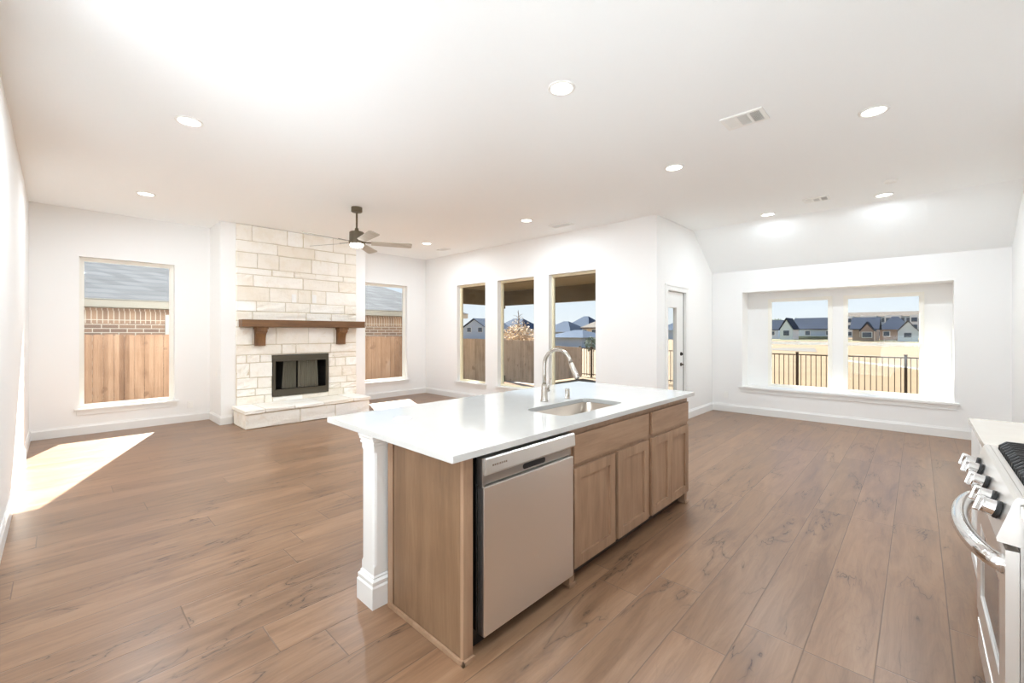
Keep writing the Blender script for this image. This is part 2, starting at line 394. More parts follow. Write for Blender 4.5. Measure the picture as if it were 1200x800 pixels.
def tube(bm, pts, r, seg=12, radii=None):
    pts = [Vector(p) for p in pts]; rings = []; up = None
    for i, p in enumerate(pts):
        t = (pts[min(i + 1, len(pts) - 1)] - pts[max(i - 1, 0)]).normalized()
        if up is None: up = t.orthogonal().normalized()
        up = (up - t * up.dot(t)).normalized(); s = t.cross(up); rr = radii[i] if radii else r
        rings.append([bm.verts.new(p + (up * math.cos(2 * math.pi * k / seg) + s * math.sin(2 * math.pi * k / seg)) * rr) for k in range(seg)])
    for a, b in zip(rings, rings[1:]):
        for k in range(seg): bm.faces.new((a[k], a[(k + 1) % seg], b[(k + 1) % seg], b[k]))
    bm.faces.new(rings[0][::-1]); bm.faces.new(rings[-1])
    return bm

def wall_bm(axis, p0, p1, u0, u1, z0, z1, holes):
    """wall slab between p0 and p1 on axis ('x' or 'y'), spanning u and z, with rectangular holes (a, b, z0, z1)"""
    us = sorted({u0, u1, *[h[0] for h in holes], *[h[1] for h in holes]}); zs = sorted({z0, z1, *[h[2] for h in holes], *[h[3] for h in holes]})
    solid = lambda i, j: 0 <= i < len(us) - 1 and 0 <= j < len(zs) - 1 and not any(h[0] - 1e-6 <= us[i] and us[i + 1] <= h[1] + 1e-6 and h[2] - 1e-6 <= zs[j] and zs[j + 1] <= h[3] + 1e-6 for h in holes)
    bm = B(); cache = {}
    def V(p, u, z):
        k = (round(p, 5), round(u, 5), round(z, 5))
        if k not in cache: cache[k] = bm.verts.new((p, u, z) if axis == 'x' else (u, p, z))
        return cache[k]
    for i in range(len(us) - 1):
        for j in range(len(zs) - 1):
            if not solid(i, j): continue
            a, b, c, d = us[i], us[i + 1], zs[j], zs[j + 1]
            for p in (p0, p1): bm.faces.new((V(p, a, c), V(p, b, c), V(p, b, d), V(p, a, d)))
            for di, dj, q in ((-1, 0, ((a, c), (a, d))), (1, 0, ((b, c), (b, d))), (0, -1, ((a, c), (b, c))), (0, 1, ((a, d), (b, d)))):
                if not solid(i + di, j + dj):
                    (ua, za), (ub, zb) = q; bm.faces.new((V(p0, ua, za), V(p0, ub, zb), V(p1, ub, zb), V(p1, ua, za)))
    return bm

# ------------------------------------------------------------------ room shell
XL, YF, XW, Y1, XN, YR, ZC = -.257, 8.41, 5.948, 2.743, 8.261, -.863, 3.119
XB, YP = -3.4, 2.9                    # kitchen behind the camera
CHX0, CHX1, CHY = 1.712, 4.07, 7.738  # chimney breast
T = .17
XC, ZN = 7.351, 2.491                 # where the ceiling starts to slope, and its low edge

bm = B(); box(bm, XB - T, XN + .6, YR - T, YF + T, -.12, 0); struct('floor', bm, M['floor'])
bm = B(); box(bm, XB - T, XC, YR - T, YF + T, ZC, ZC + .2)
prism(bm, [(XC, ZC), (XN + T, ZN - .69 * T), (XN + T, ZN - .69 * T + .2), (XC, ZC + .2)], YR - T, Y1 + T, 'y')
struct('ceiling', bm, M['ceil'])

# openings: (u0, u1, z0, z1)
WLEFT = (.205, 1.252, .355, 2.465); WRIGHT = (4.42, 5.445, .355, 2.465)
WB = [(6.365, 7.262, .36, 2.43), (5.072, 6.012, .36, 2.43), (3.769, 4.732, .36, 2.43)]
DOOR = (6.30, 7.00, 0, 2.06)
REC = (-.353, 2.243, .462, 2.114); RD = .35
WN = [(1.005, 1.915, .455, 2.0), (-.07, .86, .455, 2.0)]
struct('wall_left', wall_bm('x', XL - T, XL, YP, YF + T, 0, ZC + .05, []), M['wall'])
struct('wall_fireplace', wall_bm('y', YF, YF + T, XL, XW + T, 0, ZC + .05, [WLEFT, WRIGHT]), M['wall'])
struct('wall_windows', wall_bm('x', XW, XW + T, Y1 + T, YF, 0, ZC + .05, WB), M['wall'])
struct('wall_door', wall_bm('y', Y1, Y1 + T, XW, XN + T, -.0, ZC + .05, [(6.30, 7.00, -.0, 2.06)]), M['wall'])
struct('wall_nook', wall_bm('x', XN, XN + T, YR, Y1, 0, ZN + .03, [REC]), M['wall'])
struct('wall_right', wall_bm('y', YR - T, YR, XB, XN + T, 0, ZC + .05, []), M['wall'])
struct('wall_back', wall_bm('x', XB - T, XB, YR, YP, 0, ZC + .05, []), M['wall'])
struct('wall_pantry', wall_bm('y', YP, YP + T, XB, XL - T, 0, ZC + .05, []), M['wall'])
# window-seat recess in the nook wall
bm = wall_bm('x', XN + RD, XN + RD + .12, REC[0] - .12, REC[1] + .12, REC[2] - .15, REC[3] + .15, [(a, b, .495, 1.965) for a, b, _, _ in WN])
box(bm, XN + T, XN + RD, REC[0] - .12, REC[0], REC[2] - .15, REC[3] + .15); box(bm, XN + T, XN + RD, REC[1], REC[1] + .12, REC[2] - .15, REC[3] + .15)
box(bm, XN + T, XN + RD, REC[0], REC[1], REC[2] - .15, REC[2]); box(bm, XN + T, XN + RD, REC[0], REC[1], REC[3], REC[3] + .15)
struct('wall_recess', bm, M['wall'])
# chimney breast, painted, with a hole for the firebox
FB = (2.42, 3.338, .358, 1.035)
bm = wall_bm('y', CHY, CHY + .12, CHX0, CHX1, 0, ZC + .02, [FB])
box(bm, CHX0, CHX0 + .12, CHY + .12, YF, 0, ZC + .02); box(bm, CHX1 - .12, CHX1, CHY + .12, YF, 0, ZC + .02)
struct('wall_chimney', bm, M['wall'])

# baseboards: profile with a small top bevel
def baseboard(name, axis, face, sgn, u0, u1, h=.135, t=.016):
    pr = [(face, 0), (face + sgn * t, 0), (face + sgn * t, h - .03), (face + sgn * t * .55, h - .012), (face + sgn * t * .45, h), (face, h)]
    bm = B()
    prism(bm, pr, u0, u1, 'x' if axis == 'y' else 'y')
    struct(name, bm, M['trim'])
baseboard('baseboard_left', 'x', XL, 1, YP, YF)
baseboard('baseboard_fireplace_1', 'y', YF, -1, XL, CHX0)
baseboard('baseboard_fireplace_2', 'y', YF, -1, CHX1, XW)
baseboard('baseboard_chimney_1', 'x', CHX0, -1, CHY, YF)
baseboard('baseboard_chimney_2', 'y', CHY, -1, CHX0 - .016, 1.86)
baseboard('baseboard_chimney_3', 'y', CHY, -1, 3.90, CHX1 + .016)
baseboard('baseboard_windows', 'x', XW, -1, Y1, YF)
baseboard('baseboard_door', 'y', Y1, -1, 7.075, XN)
baseboard('baseboard_nook', 'x', XN, -1, YR, Y1)
baseboard('baseboard_right', 'y', YR, 1, 3.66, XN)

# ------------------------------------------------------------------ windows
def window(n, axis, plane, sgn, op, depth, m, fw=.04, stool=True, rail=None):
    """vinyl unit set into opening op; plane = inside wall face, sgn = outward direction"""
    a, b, z0, z1 = op; p0 = plane + sgn * depth; p1 = p0 + sgn * .06
    bm = wall_bm(axis, min(p0, p1), max(p0, p1), a, b, z0, z1, [(a + fw, b - fw, z0 + fw, z1 - fw)])
    fr = obj('window_%d' % n, bm, m, loc=(plane, (a + b) / 2, z0) if axis == 'x' else ((a + b) / 2, plane, z0)); fr['kind'] = 'structure'
    ctr = p0 + sgn * .028
    bm = wall_bm(axis, ctr - .004, ctr + .004, a + fw - .008, b - fw + .008, z0 + fw - .008, z1 - fw + .008, [])
    obj('window_pane', bm, M['glass'], fr)
    # inner bead
    bm = wall_bm(axis, *sorted((p0 + sgn * .010, p0 + sgn * .022)), a + fw - .001, b - fw + .001, z0 + fw - .001, z1 - fw + .001, [(a + fw + .012, b - fw - .012, z0 + fw + .012, z1 - fw - .012)])
    obj('glazing_bead', bm, m, fr)
    if rail:
        bm = B(); q = sorted((p0 - sgn * .006, p0 + sgn * .05))
        if axis == 'x': box(bm, q[0], q[1], a + fw * .5, b - fw * .5, rail - .024, rail + .024, .004)
        else: box(bm, a + fw * .5, b - fw * .5, q[0], q[1], rail - .024, rail + .024, .004)
        obj('meeting_rail', bm, m, fr)
        bm = B(); mid = (a + b) / 2
        if axis == 'x': box(bm, p0 - sgn * .02, p0 + sgn * .004, mid - .03, mid + .03, rail + .02, rail + .035, .003)
        obj('sash_lock', bm, m, fr)
    if stool:
        bm = B(); q = sorted((plane - sgn * .035, p0)); e0, e1 = a - .05, b + .05
        q2 = sorted((plane - sgn * .035, plane - sgn * .0005)); q3 = sorted((plane - sgn * .014, plane - sgn * .0005))
        if axis == 'x':
            box(bm, q2[0], q2[1], e0, e1, z0 - .022, z0 + .006, .004); box(bm, q[0] if sgn < 0 else plane, q[1] if sgn > 0 else plane, a + .001, b - .001, z0 + .0005, z0 + .006)
            box(bm, q3[0], q3[1], e0 + .02, e1 - .02, z0 - .085, z0 - .022, .003)
        else:
            box(bm, e0, e1, q2[0], q2[1], z0 - .022, z0 + .006, .004); box(bm, a + .001, b - .001, plane, p0, z0 + .0005, z0 + .006)
            box(bm, e0 + .02, e1 - .02, q3[0], q3[1], z0 - .085, z0 - .022, .003)
        obj('window_sill', bm, M['trim'], fr)
    return fr
window(1, 'y', YF, 1, WLEFT, .09, M['vinylw'])
window(2, 'y', YF, 1, WRIGHT, .09, M['vinylw'])
for i, w in enumerate(WB): window(3 + i, 'x', XW, 1, w, .09, M['vinyl'], .03)
for i, w in enumerate(WN): window(6 + i, 'x', XN + RD - .012, 1, (w[0] - .0, w[1] + .0, .46, 2.0), .012 - .03, M['vinylw'], .045, False, 1.232)
# recess sill board with apron
bm = B(); box(bm, XN - .035, XN, REC[0] - .05, REC[1] + .05, REC[2] - .024, REC[2] + .008, .004)
box(bm, XN, XN + RD - .03, REC[0] + .001, REC[1] - .001, REC[2] + .0005, REC[2] + .008); box(bm, XN - .014, XN - .0005, REC[0] - .03, REC[1] + .03, REC[2] - .09, REC[2] - .024, .003)
struct('trim_1', bm, M['trim'])

# ------------------------------------------------------------------ patio door
dr = B(); DY0, DY1 = Y1 + .028, Y1 + .072; GL = (6.375, 6.69, .30, 1.80)
dm = wall_bm('y', DY0, DY1, 6.318, 6.982, .012, 2.045, [GL]); dr.free()
door = obj('door_1', dm, M['trim'], loc=(6.65, DY0, 0)); door['kind'] = 'structure'
bm = B(); box(bm, GL[0] - .004, GL[1] + .004, DY0 + .018, DY0 + .026, GL[2] - .004, GL[3] + .004); obj('door_glass', bm, M['glass'], door)
bm = wall_bm('y', DY0 - .014, DY0 - .0005, GL[0] - .035, GL[1] + .045, GL[2] - .04, GL[3] + .04, [GL]); obj('glass_frame', bm, M['trim'], door)
bm = wall_bm('y', Y1 - .018, Y1 - .0005, 6.23, 7.07, 0, 2.135, [(6.305, 6.995, 0, 2.055)])
box(bm, 6.215, 7.085, Y1 - .026, Y1 - .0005, 2.12, 2.15, .004); obj('door_casing', bm, M['trim'], door)
bm = wall_bm('y', Y1 + .001, Y1 + T - .01, 6.3005, 6.9995, 0, 2.0595, [(6.314, 6.986, 0, 2.049)]); obj('door_jamb', bm, M['trim'], door)
bm = B(); box(bm, 6.981, 6.9885, DY0 - .006, DY0 + .03, .01, 2.045); obj('weather_strip', bm, M['hard'], door)
bm = B(); lathe(bm, [(0, 0), (.03, 0), (.03, .008), (.013, .012), (.013, .045), (0, .045)], (6.885, DY0, .90), 20, Vector((0, -1, 0)))
tube(bm, [(6.885, DY0 - .045, .90), (6.85, DY0 - .05, .90), (6.79, DY0 - .048, .902)], .009); obj('lever_handle', bm, M['hard'], door, smooth=True)
bm = B(); lathe(bm, [(0, 0), (.03, 0), (.03, .01), (.022, .016), (0, .016)], (6.885, DY0, 1.07), 20, Vector((0, -1, 0)))
box(bm, 6.878, 6.892, DY0 - .032, DY0 - .014, 1.05, 1.09, .003); obj('deadbolt', bm, M['hard'], door)
bm = B(); box(bm, 6.3, 7.0, Y1 - .01, Y1 + T, 0.0005, .012); obj('threshold', bm, M['hard'], door)

# ------------------------------------------------------------------ fireplace
fp = thing('fireplace', 'white limestone block fireplace rising from raised hearth to the ceiling', 'fireplace', (2.89, CHY, 0))
rows = [(2.865, 3.119, [2.124, 2.65, 2.909, 3.426]), (2.68, 2.865, [2.496, 3.099, 3.651]), (2.437, 2.68, [2.2, 2.518, 3.044, 3.515]),
        (2.336, 2.437, [2.416, 2.76, 3.113, 3.611]), (2.144, 2.336, [2.136, 2.902, 3.524]), (1.911, 2.144, [2.38, 2.817, 3.044, 3.296]),
        (1.748, 1.911, [2.186, 2.62, 3.017, 3.635]), (1.60, 1.748, [2.131, 2.958, 3.397]), (1.50, 1.60, [2.35, 2.75, 3.25]), (1.218, 1.50, [2.136, 2.477, 2.99, 3.441]),
        (1.055, 1.218, [2.563, 2.791, 3.382])]
lrows = [(.93, 1.055, [2.046, 2.239]), (.692, .93, [2.09]), (.517, .692, [2.204]), (.404, .517, [2.17]), (.27, .404, [2.30])]
rrows = [(.96, 1.055, [3.441]), (.80, .96, [3.47, 3.66]), (.62, .80, [3.59]), (.50, .62, [3.681]), (.40, .50, [3.56]), (.27, .40, [3.62])]
SX0, SX1 = 1.907, 3.873
def stone_block(bm, x0, x1, y0, y1, z0, z1, axis='y'):
    g = .006; j = lambda: rnd.uniform(-.004, .004); d = rnd.uniform(-.006, .010)
    t = bmesh.new(); box(t, x0 + g + j(), x1 - g + j(), y0 - d, y1, z0 + g + j() * .6, z1 - g + j() * .6)
    bmesh.ops.subdivide_edges(t, edges=list(t.edges), cuts=2, use_grid_fill=True)
    for v in t.verts:
        if v.co.y < y0 - d + .001: v.co.y += rnd.uniform(-.006, .006); v.co.x += rnd.uniform(-.002, .002); v.co.z += rnd.uniform(-.002, .002)
    bmesh.ops.bevel(t, geom=[e_ for e_ in t.edges if len(e_.link_faces) == 2 and e_.calc_face_angle(0) > .8], offset=.006, segments=1, affect='EDGES')
    merge(bm, t)
bm = B()
def lay(rws, x0, x1):
    for z0, z1, js in rws:
        xs = [x0] + [q for q in js if x0 + .05 < q < x1 - .05] + [x1]
        for a, b in zip(xs, xs[1:]): stone_block(bm, a, b, CHY - .045, CHY - .003, z0, min(z1, ZC - .002))
lay(rows, SX0, SX1); lay(lrows, SX0, FB[0] - .003); lay(rrows, FB[1] + .003, SX1)
for a, b in ((FB[0], 2.9), (2.9, FB[1])): stone_block(bm, a, b, CHY - .045, CHY - .003, .27, FB[2] - .002)
obj('stone_veneer', bm, M['stone'], fp)
bm = wall_bm('y', CHY - .034, CHY - .001, SX0 + .006, SX1 - .006, .002, ZC - .004, [(FB[0] - .004, FB[1] + .004, FB[2] - .004, FB[3] + .01)])
obj('mortar_bed', bm, M['mortar'], fp)
# hearth
HX0, HX1, HY, HZ = 1.86, 3.80, 7.07, .285
hb = B(); box(hb, HX0 + .012, HX1 - .012, HY + .012, CHY - .046, .001, HZ - .012); hearth = obj('hearth', hb, M['mortar'], fp)
bm = B()
xs = [HX0, 2.631, 3.195, HX1]
for a, b in zip(xs, xs[1:]): stone_block(bm, a, b, HY, HY + .16, .002, HZ - .065)
xs = [HX0 - .015, 2.127, 2.543, 2.991, 3.50, HX1 + .015]
for a, b in zip(xs, xs[1:]): stone_block(bm, a, b, HY - .02, CHY - .048, HZ - .065, HZ)
for s0, s1 in ((HX0, HX0 + .16), (HX1 - .16, HX1)): stone_block(bm, s0, s1, HY + .165, CHY - .048, .002, HZ - .068)
obj('hearth_stone', bm, M['stone'], hearth)
# firebox
bm = wall_bm('y', CHY - .06, CHY - .02, FB[0], FB[1], FB[2], FB[3], [(FB[0] + .045, FB[1] - .045, FB[2] + .10, FB[3] - .085)])
box(bm, FB[0] + .03, FB[1] - .03, CHY - .075, CHY - .058, FB[3] - .10, FB[3] - .085); box(bm, FB[0] + .03, FB[1] - .03, CHY - .07, CHY - .058, FB[2] + .095, FB[2] + .112)
obj('firebox_frame', bm, M['firemetal'], fp)
bm = B(); x0, x1, z0, z1 = FB[0] + .01, FB[1] - .01, FB[2] + .02, FB[3] - .02; yb = CHY + .42
for q in ((x0 - .01, x0, CHY + .0, yb, z0, z1), (x1, x1 + .01, CHY + .0, yb, z0, z1), (x0, x1, CHY + .0, yb, z0 - .01, z0), (x0, x1, CHY + .0, yb, z1, z1 + .01), (x0, x1, yb, yb + .01, z0, z1)): box(bm, *q)
for k in range(7): box(bm, x0, x0 + .012, CHY + .03, yb, z0 + .085 * k + .008, z0 + .085 * k + .075, .004); box(bm, x1 - .012, x1, CHY + .03, yb, z0 + .085 * k + .008, z0 + .085 * k + .075, .004)
obj('firebox_lining', bm, M['soot'], fp)
def curtain(x0, x1, spread):
    bm = B(); nu, nz = 60, 8; zb, zt = FB[2] + .115, FB[3] - .09; g = []
    for i in range(nu + 1):
        col = []
        for k in range(nz + 1):
            f = k / nz; x = x0 + (x1 - x0) * i / nu + spread * (1 - f) * (i / nu - (1 if spread < 0 else 0)) * 0 + (spread * (1 - f) * (1 - i / nu if spread < 0 else i / nu))
            col.append(bm.verts.new((x, CHY - .012 + .012 * math.sin(i * 1.05) * (.6 + .4 * f), zb + (zt - zb) * f)))
        g.append(col)
    for i in range(nu):
        for k in range(nz): bm.faces.new((g[i][k], g[i + 1][k], g[i + 1][k + 1], g[i][k + 1]))
    obj('spark_screen', bm, M['mesh'], fp, smooth=True)
curtain(2.60, 2.80, -.03); curtain(2.83, 3.155, .02)
bm = B(); cyl(bm, (FB[0] + .05, CHY - .012, FB[3] - .088), (FB[1] - .05, CHY - .012, FB[3] - .088), .005); obj('screen_rod', bm, M['firemetal'], fp)
bm = B()
for k in range(7): cyl(bm, (2.62 + .085 * k, CHY + .09, FB[2] + .09), (2.62 + .085 * k, CHY + .33, FB[2] + .09), .008, 8)
for y in (CHY + .12, CHY + .30): cyl(bm, (2.60, y, FB[2] + .08), (3.15, y, FB[2] + .08), .008, 8)
for x, y in ((2.62, CHY + .12), (3.13, CHY + .12), (2.62, CHY + .3), (3.13, CHY + .3)): cyl(bm, (x, y, FB[2] + .02), (x, y, FB[2] + .09), .008, 8)
obj('log_grate', bm, M['iron'], fp)

mt = thing('mantel_shelf', 'brown oak beam mantel on two curved brackets across white stone fireplace', 'mantel', (2.93, CHY - .05, 1.5))
bm = B(); box(bm, 1.935, 3.935, CHY - .255, CHY - .056, 1.50, 1.615, .006); obj('beam', bm, M['mantel'], mt)
def bracket(x0):
    bm = B(); y1 = CHY - .056; d = .15
    prof = [(y1, 1.20), (y1 - .055, 1.20)] + [(y1 - .055 - .07 * (1 - math.cos(a)), 1.24 + .17 * math.sin(a)) for a in [math.pi / 2 * k / 8 for k in range(9)]] + [(y1 - d, 1.43), (y1 - d, 1.4995), (y1, 1.4995)]
    prism(bm, prof, x0, x0 + .15, 'x')
    box(bm, x0 - .012, x0 + .162, y1 - d - .012, y1, 1.465, 1.4995, .003)
    obj('bracket', bm, M['bracket'], mt)
bracket(2.150); bracket(3.475)

# ------------------------------------------------------------------ outlets and switch
def plate(name, label, cat, axis, p, sgn, u, z, w=.072, h=.116, rocker=False, group=None):
    def bx(bm, d0, d1, a, b, c, d, bev=0):
        q = sorted((p + sgn * d0, p + sgn * d1))
        if axis == 'x': box(bm, q[0], q[1], a, b, c, d, bev)
        else: box(bm, a, b, q[0], q[1], c, d, bev)
    t = thing(name, label, cat, (p, u, z) if axis == 'x' else (u, p, z), group)
    bm = B(); bx(bm, .0003, .007, u - w / 2, u + w / 2, z - h / 2, z + h / 2, .003); obj('cover_plate', bm, M['white'], t)
    bm = B()
    if rocker: bx(bm, .006, .012, u - .017, u + .017, z - .034, z + .034, .003); obj('rocker', bm, M['white'], t)
    else:
        for s in (-1, 1): bx(bm, .006, .0095, u - .017, u + .017, z + s * .02 - .015, z + s * .02 + .015, .003)
        obj('receptacle', bm, M['white'], t)
plate('wall_outlet', 'white wall outlet on left half of the stone above mantel', 'outlet', 'y', CHY - .056, -1, 2.751, 1.99, h=.14)
plate('wall_outlet', 'white wall outlet on the stone above mantel, right one of two', 'outlet', 'y', CHY - .056, -1, 3.086, 2.0, h=.14)
plate('wall_outlet', 'white wall outlet low on nook wall left of the window seat recess', 'outlet', 'x', XN, -1, 2.505, .30)
plate('wall_outlet', 'white wall outlet below left window beside the chimney breast', 'outlet', 'y', YF, -1, 1.45, .27)
plate('wall_outlet', 'small white outlet on left side face of chimney breast', 'outlet', 'x', CHX0, -1, 7.95, .79)
plate('light_switch', 'white rocker light switch on wall left of patio door', 'switch', 'y', Y1, -1, 6.09, 1.22, .10, .116, True)

# ------------------------------------------------------------------ island
IX0, IX1, IY0, IY1, IZ = 1.092, 3.677, 1.362, 2.537, .914
FY = 1.402; BY = 2.003                      # cabinet fronts, cabinet backs
def rounded(x0, x1, y0, y1, r, n=6):
    out = []
    for cx, cy, a0 in ((x1 - r, y1 - r, 0), (x0 + r, y1 - r, 90), (x0 + r, y0 + r, 180), (x1 - r, y0 + r, 270)):
        for k in range(n + 1):
            a = math.radians(a0 + 90 * k / n); out.append((cx + r * math.cos(a), cy + r * math.sin(a)))
    return out
def slab_with_hole(outer, inner, z0, z1):
    bm = B(); lay_ = {}
    for z in (z0, z1):
        O = [bm.verts.new((x, y, z)) for x, y in outer]; I = [bm.verts.new((x, y, z)) for x, y in inner] if inner else []
        ed = [bm.edges.new((O[i], O[(i + 1) % len(O)])) for i in range(len(O))] + [bm.edges.new((I[i], I[(i + 1) % len(I)])) for i in range(len(I))]
        bmesh.ops.triangle_fill(bm, edges=ed, use_beauty=True); lay_[z] = (O, I)
    for q in (0, 1):
        a, b = lay_[z0][q], lay_[z1][q]
        for i in range(len(a)): bm.faces.new((a[i], a[(i + 1) % len(a)], b[(i + 1) % len(a)], b[i]))
    return bm
SK = (2.07, 2.785, 1.520, 1.855)
top = obj('island_worktop', slab_with_hole(rounded(IX0, IX1, IY0, IY1, .006, 2), rounded(*SK, .07), IZ - .03, IZ), M['quartz'], loc=(2.38, 1.95, IZ - .03))
tag(top, 'polished white quartz worktop with sink cut-out on the island', 'worktop')
md = top.modifiers.new('bevel', 'BEVEL'); md.width = .003; md.segments = 2; md.limit_method = 'ANGLE'; md.angle_limit = math.radians(60)

# sink
sk = thing('sink', 'undermounted stainless steel sink set in white island worktop', 'sink', (2.43, 1.69, .68))
bm = B(); lp = [(rounded(SK[0] - .0, SK[1] + .0, SK[2] - .0, SK[3] + .0, .07), IZ - .0305), (rounded(SK[0] + .006, SK[1] - .006, SK[2] + .006, SK[3] - .006, .066), IZ - .20), (rounded(SK[0] + .03, SK[1] - .03, SK[2] + .03, SK[3] - .03, .05), IZ - .225)]
rg = [[bm.verts.new((x, y, z)) for x, y in pts] for pts, z in lp]
for a, b in zip(rg, rg[1:]):
    for i in range(len(a)): bm.faces.new((a[i], a[(i + 1) % len(a)], b[(i + 1) % len(a)], b[i]))
bm.faces.new(rg[-1])
basin = obj('basin', bm, M['sink'], sk, smooth=True); sd = basin.modifiers.new('solid', 'SOLIDIFY'); sd.thickness = .002; sd.offset = 1
bm = B(); lathe(bm, [(.044, 0), (.044, .004), (.034, .003), (.03, -.004), (0, -.004)], (2.43, 1.70, IZ - .224)); obj('drain', bm, M['chrome'], sk, smooth=True)

# faucet
fc = thing('faucet', 'brushed nickel gooseneck pull-down faucet behind the island sink', 'faucet', (2.43, 1.972, IZ))
bm = B(); lathe(bm, [(0, 0.0005), (.029, .0005), (.029, .006), (.024, .012), (.0215, .10), (.0205, .125), (0, .125)], (2.43, 1.972, IZ)); obj('base', bm, M['nickel'], fc, smooth=True)
pts = [(2.43, 1.972, IZ + .12), (2.43, 1.972, IZ + .20), (2.43, 1.972, IZ + .262)]
R_ = .118
for k in range(1, 15):
    a = math.pi * .92 * k / 14; pts.append((2.43, 1.972 - R_ + R_ * math.cos(a), IZ + .262 + R_ * math.sin(a)))
bm = B(); tube(bm, pts, .0135, 14); obj('spout', bm, M['nickel'], fc, smooth=True)
pe = Vector(pts[-1]); dv = (Vector(pts[-1]) - Vector(pts[-2])).normalized(); dv = (dv + Vector((0, -.16, 0))).normalized()
bm = B(); lathe(bm, [(0, 0), (.0145, 0), (.017, .02), (.0175, .07), (.0195, .105), (.0195, .118), (.015, .121), (0, .119)], pe, 20, dv); obj('spray_head', bm, M['nickel'], fc, smooth=True)
bm = B(); lathe(bm, [(0, .120), (.013, .1195), (.013, .1225), (0, .1225)], pe, 16, dv); obj('spray_nozzle', bm, M['black'], fc)
bm = B(); cyl(bm, (2.43, 1.972, IZ + .075), (2.478, 1.972, IZ + .075), .0125); tube(bm, [(2.472, 1.972, IZ + .078), (2.482, 1.970, IZ + .11), (2.496, 1.967, IZ + .16)], .006, 10, [.009, .007, .0055]); obj('lever', bm, M['nickel'], fc, smooth=True)
# small capped cylinder beside the faucet
ag = obj('air_gap_cap', lathe(B(), [(0, .0005), (.021, .0005), (.021, .004), (.0175, .006), (.0175, .068), (.0155, .073), (0, .073)], (2.655, 1.93, IZ), 24), M['nickel'], loc=(2.655, 1.93, IZ), smooth=True)
tag(ag, 'small cylindrical brushed nickel cap on worktop right of the faucet', 'air gap')
po = thing('pop_up_outlet', 'round white pop-up outlet lid lying flush on the worktop left end', 'outlet', (1.375, 2.175, IZ))
bm = B(); lathe(bm, [(.040, .0004), (.052, .0004), (.052, .003), (.047, .0055), (.040, .0055)], (1.375, 2.175, IZ), 32); obj('rim', bm, M['white'], po, smooth=True)
bm = B(); lathe(bm, [(0, .0004), (.0395, .0004), (.0395, .0065), (0, .007)], (1.375, 2.175, IZ), 32); obj('lid', bm, M['white'], po)

# end panel
ep = thing('island_end_panel', 'flat taupe-stained maple panel closing near end of the island', 'panel', (1.21, 1.70, 0))
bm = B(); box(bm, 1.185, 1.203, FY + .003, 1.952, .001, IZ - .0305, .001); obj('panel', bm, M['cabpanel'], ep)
bm = B(); box(bm, 1.183, 1.236, FY - .001, FY + .020, .001, IZ - .0305, .002); obj('front_stile', bm, M['cab'], ep)
bm = B(); box(bm, 1.181, 1.203, 1.958, 2.006, .001, IZ - .0305, .002); obj('rear_stile', bm, M['cab'], ep)
bm = B(); box(bm, 1.170, 1.1835, FY - .014, 1.99, .0005, .022, .003); box(bm, 1.170, 1.238, FY - .014, FY - .0012, .0005, .022, .003); obj('shoe_moulding', bm, M['cab'], ep)

# white corner post
ps = thing('island_post', 'white square post with stepped base under rear corner of island', 'post', (1.18, 2.095, 0))
def post_bm():
    bm = B(); c = (1.1805, 2.0950)
    def lev(h, s, r=0.0): return [(c[0] + q[0], c[1] + q[1], h) for q in rounded(-s, s, -s, s, max(r, .0006), 2)]
    lv = [(.0005, .0825, 0), (.105, .0825, 0), (.116, .077, 0), (.121, .079, 0), (.135, .079, 0), (.146, .068, 0), (.152, .070, 0), (.160, .0635, 0)]
    return lv, lev
lv, lev = post_bm()
def stack(levels, m, name):
    bm = B(); rg = [[bm.verts.new(p) for p in lev(*l)] for l in levels]
    for a, b in zip(rg, rg[1:]):
        for i in range(len(a)): bm.faces.new((a[i], a[(i + 1) % len(a)], b[(i + 1) % len(a)], b[i]))
    bm.faces.new(rg[0][::-1]); bm.faces.new(rg[-1]); return obj(name, bm, m, ps)
stack([(h, s) for h, s, _ in lv], M['trim'], 'base_block')
stack([(.160, .0635), (.20, .0635), (.215, .0635, .016), (.79, .0635, .016), (.805, .0635), (.828, .0635)], M['trim'], 'shaft')
stack([(.828, .0635), (.831, .070), (.842, .070), (.846, .066), (.852, .074), (.862, .074), (.868, .078), (.8835, .078)], M['trim'], 'capital')

